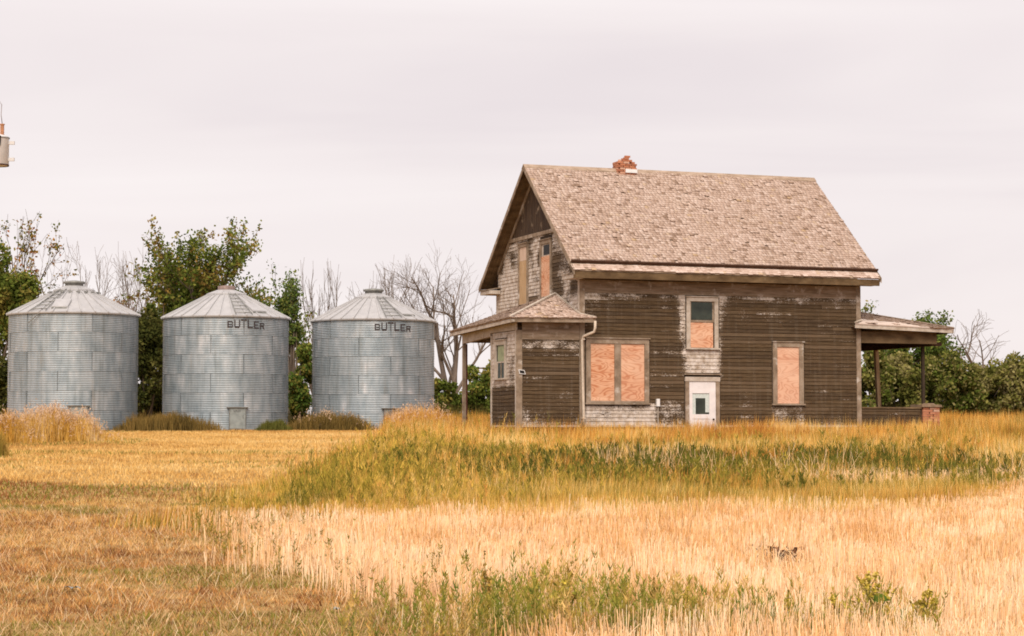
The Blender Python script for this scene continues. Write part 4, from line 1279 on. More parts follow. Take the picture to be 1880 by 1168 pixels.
# right group
make_tree('leafy_tree', 'bright green tree with rounded crown rising behind the back porch', 'tree', 1684, 93, 583, 91, 13000, BRIGHT, 1.9, .5, (8, 6, 4), 3, .75, .02, .10, .13, .14, .17, lens=.55, group='trees behind the back porch')
make_tree('leafy_tree', 'small leafy tree whose tip shows over the back porch roof', 'tree', 1601, 95, 558, 92, 900, GREENS+BRIGHT, .6, .5, (5, 4), 2, .5, .05, .1, .06, .14, .13, group='trees behind the back porch')
make_tree('bare_tree', 'bare grey tree leaning left at the right edge', 'tree', 1858, 93, 568, 96, 0, spread=3.0, trunk=.3, kids=(6, 5, 5), maxlev=3, ang=.85, up=.03, wander=.13, r0=.13, bark='bark_grey', rmin=.007, lean=(-.22, 0), group='bare trees')
for i, (px, D, top, rx, lab) in enumerate([(1598, 84, 625, 1.0, 'olive bush behind the tan porch post'), (1644, 86, 628, 1.1, 'olive bush behind the middle of the back porch'), (1694, 84, 632, 1.15, 'olive bush behind the dark corner post'),
        (1752, 83, 630, 1.25, 'olive bush just right of the brick pier'), (1806, 84.5, 645, 1.1, 'olive bush below the bare grey tree'), (1866, 83.5, 645, 1.35, 'olive bush at the right edge of the picture'), (1930, 84, 640, 1.4, 'olive bush cut by the right edge')]):
    make_shrub('olive_bush', lab, 'bush', px, D, top, rx, 101+i, 11000, OLIVE if i % 3 else OLIVE+GREENS[:2], .15, 20, 0, 'hedge of bushes right of the house', lump_r=(.26, .42))
make_shrub('yellow_bush', 'yellow-green bush top behind the hedge at the right edge', 'bush', 1846, 87, 650, 1.3, 111, 3500, [(.16,.17,.03), (.22,.20,.035), (.27,.21,.05)], .14, 14, .2, 'hedge of bushes right of the house')

# ------------------------------------------------------------------ grasses
def blade_mesh(name, x, y, h, w, lean, col, tipw=.15, bend=0.0, seed=1, az=None):
    """each blade one quad (root pair, tip pair), or two quads when bent"""
    rr = np.random.default_rng(seed)
    n = len(x); z = ground_z(x, y)-.01
    a = rr.random(n)*2*math.pi if az is None else az
    b = rr.random(n)*math.pi
    wd = np.stack([np.cos(b), np.sin(b), np.zeros(n)], 1)
    P0 = np.stack([x, y, z], 1)
    ld = np.stack([np.cos(a), np.sin(a), np.zeros(n)], 1)*(lean*h)[:, None]
    P1 = P0+ld; P1[:, 2] += h*np.sqrt(np.clip(1-lean**2, .05, 1))
    W = (w/2)[:, None]*wd
    if tipw == 0:
        V = np.stack([P0-W, P0+W, P1], 1).reshape(-1, 3)
        return V, np.arange(n*3).reshape(n, 3), np.repeat(col, 3, 0)
    if bend:
        Pm = P0+ld*.28; Pm[:, 2] += (P1[:, 2]-P0[:, 2])*.6
        V = np.stack([P0-W, P0+W, Pm-W*.8, Pm+W*.8, P1-W*tipw, P1+W*tipw], 1).reshape(-1, 3)
        k = np.arange(n)[:, None]*6
        F = np.concatenate([k+np.array([0, 1, 3, 2]), k+np.array([2, 3, 5, 4])])
        c = np.repeat(col, 6, 0)
    else:
        V = np.stack([P0-W, P0+W, P1+W*tipw, P1-W*tipw], 1).reshape(-1, 3)
        F = np.arange(n*4).reshape(n, 4); c = np.repeat(col, 4, 0)
    return V, F, c

def stuff(name, label, cat, parts):
    V = []; F = []; Cc_ = []; b = 0
    for v, f, c in parts:
        V.append(v); F.append(f+b); Cc_.append(c); b += len(v)
    o = link(name, np_mesh(name, np.concatenate(V), np.concatenate(F), M['grass'], col=np.concatenate(Cc_)))
    tag(o, label, cat, kind='stuff')
    return o

def sample(n, y0, y1, xmargin=1.0, power=1.0):
    """random roots over the wedge of field the photograph takes in"""
    y = np.sqrt(rng.random(n)*(y1**2-y0**2)+y0**2)
    x = (rng.random(n)*2-1)*(y*.262+xmargin)
    return x, y
def pal_pick(pal, v):
    pal = np.array(pal); t = np.clip(v, 0, .9999)*(len(pal)-1); i = t.astype(int); f = (t-i)[:, None]
    return pal[i]*(1-f)+pal[i+1]*f
def jitter(col, s=.2):
    return np.clip(col*(1+rng.normal(0, s, len(col)))[:, None], 0.004, .92)

EDGE = -3.85                                       # west edge of the overgrown strip
def soft(n, s=.5): return rng.normal(0, s, n)
def wob(y): return .45*np.sin(y*.9)+.3*np.sin(y*2.3+1)+.25*np.sin(y*.37)
def stub_far(x): return np.interp(x, [-4, -1, 2, 5, 7, 9.5], [26.0, 26.2, 26.9, 27.4, 29.5, 36.0])+2.2*(fbm(x, x*0+3, 2.6, 5)-.5)
def stub_west(y): return np.interp(y, [13, 17.5, 21, 26.5, 36], [.6, -.7, -2.3, -3.7, -3.7])
MOWN = [(.27,.115,.042), (.52,.275,.080), (.66,.39,.12), (.73,.47,.17), (.78,.56,.26)]
FORE = [(.17,.066,.026), (.38,.160,.050), (.58,.275,.080), (.69,.385,.135), (.78,.53,.27)]
GRN = (.20,.19,.032)
# mown grass, far part by the bins
def mown_far():
    n = 330000
    x = rng.uniform(-24, -2.5, n); y = np.sqrt(rng.random(n)*(80**2-27**2)+27**2)
    k = (x < EDGE+wob(y)*.6+soft(n, .35)) & (x > -.27*y-1.5) & (y > 32.5+9*(fbm(x*.35, y, 4.0, 79)-.5)+soft(n, 1.2))
    x, y = x[k], y[k]
    p = fbm(x*.3, y, 5.0, 12); v = .58+.9*(p-.5)+rng.normal(0, .16, len(x))
    # brown tracks across the mown ground, their shadow painted into the blade colour
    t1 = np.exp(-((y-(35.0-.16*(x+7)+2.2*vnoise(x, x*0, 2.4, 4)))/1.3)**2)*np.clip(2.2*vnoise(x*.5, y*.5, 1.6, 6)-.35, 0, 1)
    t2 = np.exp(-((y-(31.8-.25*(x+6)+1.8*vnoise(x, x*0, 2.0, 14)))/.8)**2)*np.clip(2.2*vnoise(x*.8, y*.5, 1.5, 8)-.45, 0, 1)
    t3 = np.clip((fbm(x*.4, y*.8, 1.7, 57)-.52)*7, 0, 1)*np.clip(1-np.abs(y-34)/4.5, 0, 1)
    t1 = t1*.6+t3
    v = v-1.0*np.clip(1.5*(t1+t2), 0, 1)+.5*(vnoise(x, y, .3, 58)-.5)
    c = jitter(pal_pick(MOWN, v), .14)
    g = ((fbm(x*.5, y, 3.5, 30) > .60) & (rng.random(len(x)) < .30)) | ((t1+t2 > .4) & (rng.random(len(x)) < .3))
    c[g] = np.array(GRN)*(.7+.5*rng.random(g.sum()))[:, None]
    h = rng.uniform(.04, .11, len(x))*(.6+.9*fbm(x, y, 1.2, 2)); w = np.full(len(x), .022)+.0002*(y-30)
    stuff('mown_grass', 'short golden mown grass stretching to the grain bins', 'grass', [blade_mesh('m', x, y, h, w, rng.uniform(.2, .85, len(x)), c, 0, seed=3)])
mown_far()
def mown_near():
    x, y = sample(760000, 13.4, 37); n = len(x)
    west = stub_west(y)+.5*wob(y)+.9*(fbm(x, y, 1.4, 77)-.5)+soft(n, .45)
    k = (x < west) & (y < 33+9*(fbm(x*.35, y, 4.0, 79)-.5)+soft(n, 1.2))
    x, y = x[k], y[k]
    p = .5*fbm(x*.6, y, 2.4, 41)+.5*fbm(x, y, .45, 44); v = .43+1.6*(p-.5)+.75*(vnoise(x, y*.8, .16, 47)-.5)+.5*(vnoise(x, y, .07, 49)-.5)+rng.normal(0, .15, len(x))
    c = jitter(pal_pick(FORE, v), .18)
    far = rng.random(len(x)) < np.clip((y-23+10*(fbm(x*.5, y, 2.6, 52)-.5))/10, 0, .9)
    c[far] = jitter(pal_pick(MOWN, v[far]+.12), .14)
    gm = fbm(x*.7, y, 2.0, 51)
    g = rng.random(len(x)) < np.clip((gm-.47)*7, .06, .75)
    c[g] = np.array(GRN)*(.6+.7*rng.random(g.sum()))[:, None]
    dk = rng.random(len(x)) < .14
    c[dk] = np.array((.16,.075,.035))*(.6+.8*rng.random(dk.sum()))[:, None]
    h = rng.uniform(.02, .085, len(x))*(.15+1.7*fbm(x, y, .25, 2)); w = rng.uniform(.005, .011, len(x))
    stuff('rough_grass', 'rough brown and orange cut grass in the left foreground', 'grass', [blade_mesh('m', x, y, h, w, rng.uniform(.35, .98, len(x)), c, 0, seed=4, az=6*math.pi*fbm(x, y, .35, 45)+rng.normal(0, .9, len(x)))])
    n = 24000
    x, y = sample(n, 13.4, 30); k = (x < stub_west(y)+.8); x, y = x[k], y[k]; n = len(x)
    c = jitter(pal_pick([(.62,.36,.15), (.74,.50,.27), (.80,.62,.42)], rng.random(n)), .1)
    stuff('cut_straw', 'loose pale straw lying over the rough grass, left foreground', 'straw', [blade_mesh('m', x, y, rng.uniform(.05, .17, n), rng.uniform(.003, .006, n), rng.uniform(.4, .985, n), c, .6, seed=5)])
mown_near()
STRAW = [(.60,.31,.115), (.79,.465,.215), (.87,.56,.305), (.89,.615,.375), (.90,.67,.45)]
def stubble():
    x, y = sample(470000, 13.4, 38); n = len(x)
    k = (x > stub_west(y)+.5*wob(y)*.6+.8*(fbm(x, y, .8, 78)-.5)+soft(n, .35)) & (y < stub_far(x)+soft(n, .7))
    hole = ((x-2.68)/.30)**2+((y-20.4)/1.3)**2 < 1
    thin = rng.random(n) < np.where(hole, .04, np.clip(.1+1.5*fbm(x, y, .55, 60), 0, 1))
    k &= thin
    x, y = x[k], y[k]
    v = .50+1.2*(fbm(x, y, 1.0, 61)-.5)+.7*(vnoise(x, y, .22, 62)-.5)+rng.normal(0, .24, len(x))
    c = jitter(pal_pick(STRAW, v), .12)
    d = rng.random(len(x)) < .05
    c[d] = np.array((.42,.23,.07))*(.6+.7*rng.random(d.sum()))[:, None]
    h = rng.uniform(.12, .32, len(x))*(.55+.9*fbm(x, y, .8, 64)); w = rng.uniform(.004, .0085, len(x))*(.7+y/55)
    A = blade_mesh('s', x, y, h, w, np.abs(rng.normal(0, .15, len(x)))+.35*np.clip(vnoise(x, y, .5, 63)-.45, 0, 1), c, .7, seed=6, az=4*math.pi*fbm(x, y, .6, 65)+rng.normal(0, .9, len(x)))
    n = 150000
    x2, y2 = sample(n, 13.4, 34); k = (x2 > stub_west(y2)) & (y2 < stub_far(x2)); x2, y2 = x2[k], y2[k]; n = len(x2)
    c2 = jitter(pal_pick(STRAW, rng.random(n)), .12)
    Bb = blade_mesh('s', x2, y2, rng.uniform(.10, .34, n), rng.uniform(.006, .012, n), rng.uniform(.6, .99, n), c2, .6, seed=7)
    stuff('stubble', 'pale cut straw stubble standing across the right foreground', 'stubble', [A, Bb])
stubble()
DRY = [(.26,.095,.026), (.46,.205,.042), (.58,.32,.065), (.66,.41,.11), (.72,.50,.20)]
def house_near(x, y):
    """position along, and distance in front of, the long wall of the house"""
    ca, sa = math.cos(.34709), math.sin(.34709)
    dx, dy = x-2.082, y-62
    return dx*ca+dy*sa, -(-dx*sa+dy*ca)
def outside_house(x, y):
    u, v = house_near(x, y)
    return ~((u > -2.2) & (u < 12.6) & (v < .06) & (v > -8))
def dry_strip():
    x, y = sample(360000, 24, 40); n = len(x)
    k = (x > EDGE+wob(y)+soft(n, .4)) & (y > stub_far(x)-.3+soft(n, .9)) & (y < 37+vnoise(x, y, 3, 4)*1.5+soft(n, .8))
    x, y = x[k], y[k]
    v = .52+1.5*(fbm(x*.5, y, 1.5, 71)-.5)+rng.normal(0, .2, len(x))
    c = jitter(pal_pick(DRY, v), .17)
    g = rng.random(len(x)) < np.clip((fbm(x*.45, y, 1.7, 73)-.50)*4, .03, .5)
    c[g] = np.array((.23,.19,.035))*(.6+.8*rng.random(g.sum()))[:, None]
    h = rng.uniform(.10, .34, len(x))*(.35+1.2*fbm(x*.7, y, 1.1, 75)); w = rng.uniform(.010, .018, len(x))
    stuff('dry_grass', 'ochre dry grass strip between the stubble and the green weeds', 'grass', [blade_mesh('d', x, y, h, w, np.abs(rng.normal(.25, .3, len(x))), c, 0, seed=8, az=4*math.pi*fbm(x, y, 1.0, 46)+rng.normal(0, .7, len(x)))])
    x, y = sample(90000, 30, 42)
    k = (x > 4.0+1.5*vnoise(y, y*0, 1, 3)) & (np.abs(y-(35.8+.15*(x-5))+soft(len(x), .35)) < .9*np.clip((x-3.5)/2.5, 0, 1))
    x, y = x[k], y[k]
    c = jitter(pal_pick(STRAW, .6+rng.normal(0, .2, len(x))), .1)
    stuff('stubble_strip', 'narrow strip of pale stubble below the green weeds, right', 'stubble', [blade_mesh('s', x, y, rng.uniform(.16, .36, len(x)), rng.uniform(.008, .013, len(x)), np.abs(rng.normal(0, .17, len(x))), c, .6, seed=9)])
dry_strip()

def weed_cloud(n, x, y, h, cols, seed, leaves=22, stemc=(.22,.17,.05), leafs=.075, spread=.16, tilt=.12, wr=.16, rise=1.0):
    """many upright leafy weeds: stem blade + small leaf quads along it"""
    rr = np.random.default_rng(seed)
    n = len(x); z = ground_z(x, y)
    a = rr.random(n)*2*math.pi; ln = np.abs(rr.normal(0, tilt, n))
    top = np.stack([x+np.cos(a)*ln*h, y+np.sin(a)*ln*h, z+h], 1); base = np.stack([x, y, z-.02], 1)
    parts = []
    b = rr.random(n)*math.pi; W = np.stack([np.cos(b), np.sin(b), 0*b], 1)*.006
    V = np.stack([base-W, base+W, top], 1).reshape(-1, 3)
    parts.append((V, np.arange(n*3).reshape(n, 3), np.repeat(np.tile(np.array(stemc), (n, 1))*(.7+.6*rr.random(n))[:, None], 3, 0)))
    k = leaves
    t = .12+.90*rr.random((n, k))**.8
    C = base[:, None]+(top-base)[:, None]*t[..., None]
    out = rr.normal(size=(n, k, 3))*np.array([1, 1, .5]); out /= np.linalg.norm(out, axis=2, keepdims=True)
    rad = spread*h[:, None]*(1.12-t)*rr.random((n, k))
    C = C+out*rad[..., None]
    C = C.reshape(-1, 3); out = out.reshape(-1, 3).copy(); out[:, 2] += rise
    out /= np.linalg.norm(out, axis=1, keepdims=True)
    m_ = len(C)
    sd_ = np.cross(out, rr.normal(size=(m_, 3))); sd_ /= np.linalg.norm(sd_, axis=1, keepdims=True)+1e-9
    s = leafs*(.5+rr.random(m_))[:, None]
    V = np.stack([C-sd_*s*wr, C+sd_*s*wr, C+out*s], 1).reshape(-1, 3)
    cc = np.repeat(cols, k, 0)*(.65+.7*rr.random(m_))[:, None]
    parts.append((V, np.arange(m_*3).reshape(m_, 3), np.repeat(cc, 3, 0)))
    return parts

WEEDG = [(.085,.090,.018), (.14,.135,.024), (.24,.20,.034), (.40,.28,.048), (.60,.37,.075)]
def weeds_belt():
    x, y = sample(33000, 33, 58); n = len(x)
    k = (x > EDGE-.1+wob(y)*.7+soft(n, .3)) & outside_house(x, y)
    dens = np.clip(1.25-np.abs(y-40+1.2*np.sin(x*.8))/7.0, .10, 1)*np.clip(-.36+2.5*fbm(x*.45, y, 2.2, 83), .08, 1)*np.clip(.25+(x-EDGE)/2.5, .1, 1)
    k &= rng.random(n) < dens
    x, y = x[k], y[k]
    v = .19+1.5*(fbm(x*.45, y, 2.4, 81)-.46)+rng.normal(0, .17, len(x))+.45*np.clip((y-42)/5, 0, 1)+.30*np.clip((36.5-y)/3, 0, 1)
    c = pal_pick(WEEDG, v)
    h = rng.uniform(.16, .50, len(x))*(.25+1.4*fbm(x*.8, y, 1.3, 85))*np.clip(.5+(x-EDGE)/3, .4, 1)
    h[rng.random(len(x)) < .03] *= 1.5
    stuff('green_weeds', 'belt of dense green and olive weeds in front of the house', 'weeds', weed_cloud(0, x, y, h, c, 12, 34, leafs=.085, spread=.26, wr=.10, rise=1.5))
weeds_belt()
def weeds_west():
    n = 9000
    y = rng.uniform(26.5, 58, n); x = EDGE+wob(y)*.5+np.abs(rng.normal(0, 1.7, n))**1.0+.1*(45-y)*0
    k = (y > stub_far(x)+.2) & (x < 3.0) & outside_house(x, y)
    x, y = x[k], y[k]
    v = .50+1.5*(fbm(x, y, 1.4, 91)-.5)+rng.normal(0, .2, len(x))-.35*np.exp(-((y-45)/6)**2)
    c = pal_pick([(.14,.13,.022), (.27,.21,.032), (.44,.31,.05), (.60,.39,.08), (.54,.27,.065), (.66,.44,.14)], v)
    h = (.10+.42*rng.random(len(x))**1.5)*(.15+1.5*fbm(x, y, .7, 95))*np.clip(.75+(y-26)/14, .5, 1.0)*np.clip(.45+(x-EDGE)/1.6, .4, 1)
    h = np.where(rng.random(len(x)) < .09, h*1.9, h)*np.where(y > 50, .8, 1)
    stuff('tall_weeds', 'tall yellow-olive weeds along the edge of the mown grass', 'weeds', weed_cloud(0, x, y, h, c, 13, 38, (.46,.28,.07), .075, .15, .2, .075, 1.9))
weeds_west()
GOLD = [(.28,.105,.026), (.50,.220,.040), (.64,.335,.070), (.72,.43,.12), (.78,.56,.24)]
def tall_gold():
    x, y = sample(400000, 33, 66); n = len(x)
    u, v_ = house_near(x, y)
    k = outside_house(x, y) & (x > EDGE+.3+wob(y)*.5+soft(n, .3)) & (v_ > -6) & (rng.random(n) < np.clip(.38+(y-37)/12, .0, 1)*np.clip(.1+1.7*fbm(x*.7, y, 1.1, 107), 0, 1))
    x, y = x[k], y[k]
    v = .48+1.5*(fbm(x*.6, y, 1.9, 101)-.5)+.8*(vnoise(x, y, .45, 102)-.5)+rng.normal(0, .18, len(x))
    c = jitter(pal_pick(GOLD, v), .15)
    g = rng.random(len(x)) < np.clip((fbm(x*.5, y, 2.0, 103)-.5)*4, .02, .5)
    c[g] = np.array((.26,.20,.034))*(.6+.7*rng.random(g.sum()))[:, None]
    fb = fbm(x*.9, y, 1.5, 105)
    u_, v2 = house_near(x, y)
    h = rng.uniform(.18, .62, len(x))*(.05+1.1*fb+.65*fbm(x, y, .5, 108))*np.where(y > 52, 1.2, 1.0)*np.where((u_ > 11.2) & (u_ < 13.4) & (v2 > -.6), .55, 1.0); w = rng.uniform(.014, .028, len(x))
    stuff('golden_grass', 'tall golden grass growing against the front of the house', 'grass', [blade_mesh('g', x, y, h, w, np.abs(rng.normal(.22, .28, len(x))), c, 0, seed=14, az=4*math.pi*fbm(x, y, 1.3, 47)+rng.normal(0, .7, len(x)))])
tall_gold()
def back_gold():
    n = 170000
    x = np.concatenate([rng.uniform(-5.2, 0.2, n//3), rng.uniform(13.2, 25, n-n//3)]); y = np.concatenate([rng.uniform(64, 88, n//3), rng.uniform(50, 82, n-n//3)])
    k = outside_house(x, y) & ~((x < -2.2) & (np.hypot(x+5.47, y-80.4) < 2.75)) & (x > -.06*y-.2)
    x, y = x[k], y[k]
    v = .42+1.3*(fbm(x*.6, y, 2.6, 111)-.5)+rng.normal(0, .18, len(x))
    c = jitter(pal_pick(GOLD, v), .15)
    g = rng.random(len(x)) < np.clip((fbm(x*.5, y, 2.2, 113)-.48)*4, .02, .5)
    c[g] = np.array((.24,.18,.04))*(.6+.7*rng.random(g.sum()))[:, None]
    h = rng.uniform(.25, .8, len(x))*(.30+1.25*fbm(x, y, 2.0, 115)); w = rng.uniform(.018, .034, len(x))
    stuff('tall_dry_grass', 'tall orange grass behind the porch and right of the pier', 'grass', [blade_mesh('g', x, y, h, w, np.abs(rng.normal(.1, .24, len(x))), c, 0, seed=15)])
back_gold()
def undergrowth():
    n = 60000
    x = rng.uniform(-26, 28, n); y = rng.uniform(86, 92, n)+np.where(x > 0, -3.5, 0)
    k = ~((x > -1) & (x < 11))
    x, y = x[k], y[k]
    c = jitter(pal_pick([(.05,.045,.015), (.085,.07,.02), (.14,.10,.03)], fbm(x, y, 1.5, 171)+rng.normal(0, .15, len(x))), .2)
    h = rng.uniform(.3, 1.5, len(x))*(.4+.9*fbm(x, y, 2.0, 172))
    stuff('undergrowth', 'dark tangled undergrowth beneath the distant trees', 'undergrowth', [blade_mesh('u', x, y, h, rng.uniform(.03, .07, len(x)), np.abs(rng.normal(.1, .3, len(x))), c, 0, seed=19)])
undergrowth()

def mixed_tufts():
    n = 90000
    x, y = sample(n, 27, 50)
    k = (x > EDGE+.2+wob(y)*.5) & (y > stub_far(x)-.5) & (rng.random(n) < np.clip((fbm(x*.7, y, 1.0, 181)-.50)*6, 0, 1))
    x, y = x[k], y[k]
    t = fbm(x*.5, y, 1.5, 183)
    c = jitter(pal_pick([(.14,.125,.022), (.26,.20,.035), (.46,.28,.05), (.62,.38,.10), (.76,.52,.24)], 1.5*(t-.5)+.5+rng.normal(0, .15, len(x))), .15)
    h = rng.uniform(.15, .62, len(x))*(.3+1.1*fbm(x, y, .7, 185))
    stuff('mixed_tufts', 'ragged olive and straw tufts scattered through the weed belt', 'grass', [blade_mesh('t', x, y, h, rng.uniform(.008, .015, len(x)), np.abs(rng.normal(.2, .28, len(x))), c, 0, seed=20, az=4*math.pi*fbm(x, y, .8, 48)+rng.normal(0, .8, len(x)))])
mixed_tufts()
# pale straw stems standing among the green weeds, right
def straw_stems():
    n = 3600
    x = rng.uniform(1.5, 10.5, n); y = rng.uniform(35.5, 44, n)
    k = rng.random(n) < np.clip((fbm(x, y*.5, 1.3, 121)-.50)*5, 0, 1)
    x, y = x[k], y[k]
    c = jitter(pal_pick(STRAW, .5+rng.normal(0, .2, len(x))), .1)
    stuff('straw_stems', 'pale dead stems poking out of the green weeds', 'stems', [blade_mesh('g', x, y, rng.uniform(.25, .75, len(x)), np.full(len(x), .008), np.abs(rng.normal(0, .25, len(x))), c, .5, 1, seed=16)])
straw_stems()

# clumps that stand alone
def clump(name, label, px, D, n, rx, ry, h, pal, seed, feather=0.0, group='clumps of tall grass by the bins', w=.018):
    rr = np.random.default_rng(seed)
    cx = WX(px, D)
    q = np.clip(rr.normal(0, .5, n), -1.5, 1.5); x = cx+q*rx; y = D+rr.normal(0, .5, n)*ry
    env = np.clip(1.12-q**2*.55, .25, 1)
    hh = h*env*rr.uniform(.3, 1.0, n)**.8*(.35+1.2*fbm(x, y, .5, seed))
    c = pal_pick(pal, .5+1.0*(fbm(x, y, .8, seed+2)-.5)+rr.normal(0, .18, n))*(.85+.3*rr.random(n))[:, None]
    V, F, c = blade_mesh('c', x, y, hh, np.full(n, w), np.abs(rr.normal(.12, .26, n)), c, .25, 1, seed=seed)
    z0 = float(ground_z(cx, D))
    root = empty(name, (cx, D, z0)); tag(root, label, 'grass', group)
    V = V-np.array([cx, D, z0])
    link('blades', np_mesh('blades', V, F, M['grass'], col=c), root)
    if feather:
        m_ = int(n*feather); i = rr.choice(n, m_)
        zz = ground_z(x[i], y[i])-z0
        top = np.stack([x[i]-cx, y[i]-D, zz+hh[i]*1.0+.05], 1)
        V2 = []; 
        C = np.repeat(top, 7, 0)+rr.normal(0, 1, (m_*7, 3))*np.array([.035, .035, .10])
        s = .05
        a = rr.normal(size=(len(C), 3))*np.array([.5, .5, 1]); a /= np.linalg.norm(a, axis=1, keepdims=True)
        b = np.cross(a, rr.normal(size=(len(C), 3))); b /= np.linalg.norm(b, axis=1, keepdims=True)
        V2 = np.stack([C-a*s, C+b*.012, C+a*s, C-b*.012], 1).reshape(-1, 3)
        cc = np.tile(np.array((.66,.45,.29)), (len(V2), 1))*np.repeat(.8+.3*rr.random(len(C)), 4)[:, None]
        tag(link('seed_heads', np_mesh('seed_heads', V2, np.arange(len(V2)).reshape(-1, 4), M['grass'], col=cc), root), kind='stuff')
    return root
BRUSH = [(.085,.062,.022), (.15,.10,.03), (.22,.14,.04), (.30,.18,.06)]
PALE = [(.42,.20,.035), (.56,.30,.055), (.64,.38,.09), (.68,.45,.17), (.72,.53,.30)]
clump('grass_clump', 'big pale feathery grass clump in front of the left bin', 95, 63, 8000, 1.45, .9, .88, PALE, 201, .09)
clump('grass_clump', 'orange grass clump at the left edge beside the feathery clump', 8, 61, 3600, .8, .8, .85, PALE[:4], 202, .05)
clump('grass_clump', 'low green tuft at the left edge in front of the clumps', -8, 50, 900, .28, .3, .6, [(.20,.16,.03), (.35,.22,.05), (.5,.3,.08)], 203)
clump('brush_clump', 'brown brush at the left foot of the middle bin', 305, 75.2, 5200, 1.75, .6, .72, BRUSH, 204, group='brush at the feet of the bins', w=.022)
clump('brush_clump', 'low green brush at the right foot of the middle bin', 502, 75.6, 2000, .62, .4, .42, [(.07,.075,.018), (.11,.11,.025), (.17,.14,.04)], 205, group='brush at the feet of the bins', w=.022)
clump('brush_clump', 'dark brown brush at the left foot of the right bin', 608, 77.0, 5600, 1.55, .6, .72, BRUSH, 206, .015, group='brush at the feet of the bins', w=.022)
clump('brush_clump', 'dark brush in the gap beside the left bin', 250, 77.5, 1800, .55, .5, .7, BRUSH, 207, group='brush at the feet of the bins', w=.022)
clump('grass_clump', 'golden grass hiding the right foot of the right bin', 775, 70, 6000, 1.15, 1.4, .95, GOLD, 208, .05, group='clumps of tall grass by the bins')

# single weeds along the bottom of the picture
def weed(label, px, D, h, seed, nb, pal, big=0, lean=(0, 0), name='weed_plant', spread=.45):
    rr = np.random.default_rng(seed)
    x = WX(px, D); z0 = float(ground_z(x, D))
    root = empty(name, (x, D, z0)); tag(root, label, 'weed', 'weeds along the bottom edge')
    paths = []; heads = []
    top = np.array([lean[0]*h, lean[1]*h, h])
    mid = top*.5+np.append(rr.normal(0, .02, 2), 0)
    paths.append(([np.zeros(3)-[0, 0, .03], mid*.5, mid, top], [.007, .006, .004, .002], 5))
    heads.append((mid, top, 1.0))
    for i in range(nb):
        t = .15+.7*(i+rr.random())/nb
        b = mid*(t/.5) if t < .5 else mid+(top-mid)*((t-.5)/.5)
        az = rr.random()*2*math.pi; L = h*spread*(1.1-t)*(.7+.5*rr.random())
        e_ = b+np.array([math.cos(az)*L*.55, math.sin(az)*L*.55, L*.95])
        paths.append(([b, (b+e_)/2+np.array([math.cos(az), math.sin(az), -.3])*L*.08, e_], [.005, .004, .002], 4))
        heads.append(((b+e_)/2, e_, .7))
    link('stem', tubes_mesh('stem', paths, plain_mat('weed_stem', (.20,.17,.05), .8)), root)
    C = []; sz = []
    for a, b, k in heads:
        m_ = int(60*k)
        t = rr.random(m_)
        C.append(a+(b-a)*t[:, None]+rr.normal(0, 1, (m_, 3))*(.012*(1.2-t))[:, None]); 
    C = np.concatenate(C)
    tag(link('seed_heads', leaf_mesh('seed_heads', rr, C, .024, pal, rr.random(len(C)), 'grass'), root), kind='stuff')
    m_ = 26; C = np.stack([rr.normal(0, .05, m_), rr.normal(0, .05, m_), rr.uniform(.05, .75, m_)*h], 1)+np.array([lean[0], lean[1], 0])*np.linspace(0, 1, m_)[:, None]*0
    link('leaves', leaf_mesh('leaves', rr, C, .05, [(.34,.32,.05), (.46,.38,.06), (.56,.44,.09)], None, 'grass'), root)
    for j in range(big):
        s = .075+.02*rr.random(); az = [0.35, -.5, 2.6][j % 3]
        c0 = np.array([lean[0]*h*.5, -.03, h*(.62-.24*j)])
        d = np.array([math.cos(az), -.35, .25-.4*(j % 2)]); d /= np.linalg.norm(d); up_ = np.array([0, -.5, .85]); sdv = np.cross(d, up_); sdv /= np.linalg.norm(sdv)
        ts = np.linspace(0, 1, 7); wd = np.array([.02, .36, .46, .42, .30, .15, .0])
        V = []
        for t, w_ in zip(ts, wd):
            q = c0+d*s*2.0*t+np.array([0, 0, -.5*s*t*t])
            V += [q-sdv*w_*s*1.6+np.array([0, 0, .2*s*w_]), q, q+sdv*w_*s*1.6+np.array([0, 0, .2*s*w_])]
        F = [(3*i+k, 3*i+k+1, 3*i+k+4, 3*i+k+3) for i in range(6) for k in range(2)]
        cc = np.tile(np.array([(.10,.15,.025), (.22,.27,.11), (.11,.16,.03)][j % 3]), (len(V), 1))
        link('leaf', np_mesh('leaf', np.array(V), np.array(F), M['leaf'], col=cc, smooth=True), root)
    return root
WP = [(.36,.29,.04), (.50,.38,.05), (.62,.46,.08), (.70,.53,.15)]
WB = [(.22,.14,.03), (.34,.21,.045), (.46,.29,.075)]
weed('tall branching green weed with two broad leaves at bottom right', 1592, 14.7, .52, 301, 14, WP, 2, spread=.62)
weed('leaning olive weed left of the broad leafed weed', 1552, 14.6, .38, 302, 8, WP, 0, (-.30, 0))
weed('thin branching weed right of the broad leafed weed', 1698, 14.7, .42, 303, 9, WP, 0, (.02, 0), spread=.55)
weed('tallest brown-topped weed left of bottom centre', 905, 15.2, .62, 304, 4, WB, 0, (-.10, 0), spread=.25)
weed('slim upright weed right of the tallest brown weed', 975, 15.2, .50, 305, 5, WP, 0, (.02, 0), spread=.25)
weed('bushy olive weed near bottom centre', 1030, 15.0, .48, 306, 7, WP, 0, (.03, 0), spread=.3)
weed('dark topped weed leaning left at bottom centre', 1052, 15.1, .52, 307, 5, WB, 0, (-.08, 0), spread=.28)
weed('short dark weed standing alone right of the bottom centre group', 1195, 15.0, .46, 308, 4, WB, 0, (.03, 0), spread=.25)
weed('brown weed between the centre group and the broad leafed weed', 1262, 14.9, .40, 309, 5, WP, 0, (0, 0), spread=.3)
weed('pale olive weed at the bottom, left of the broad leafed weed group', 1440, 14.8, .38, 310, 6, WP, 0, (.05, 0), spread=.3)
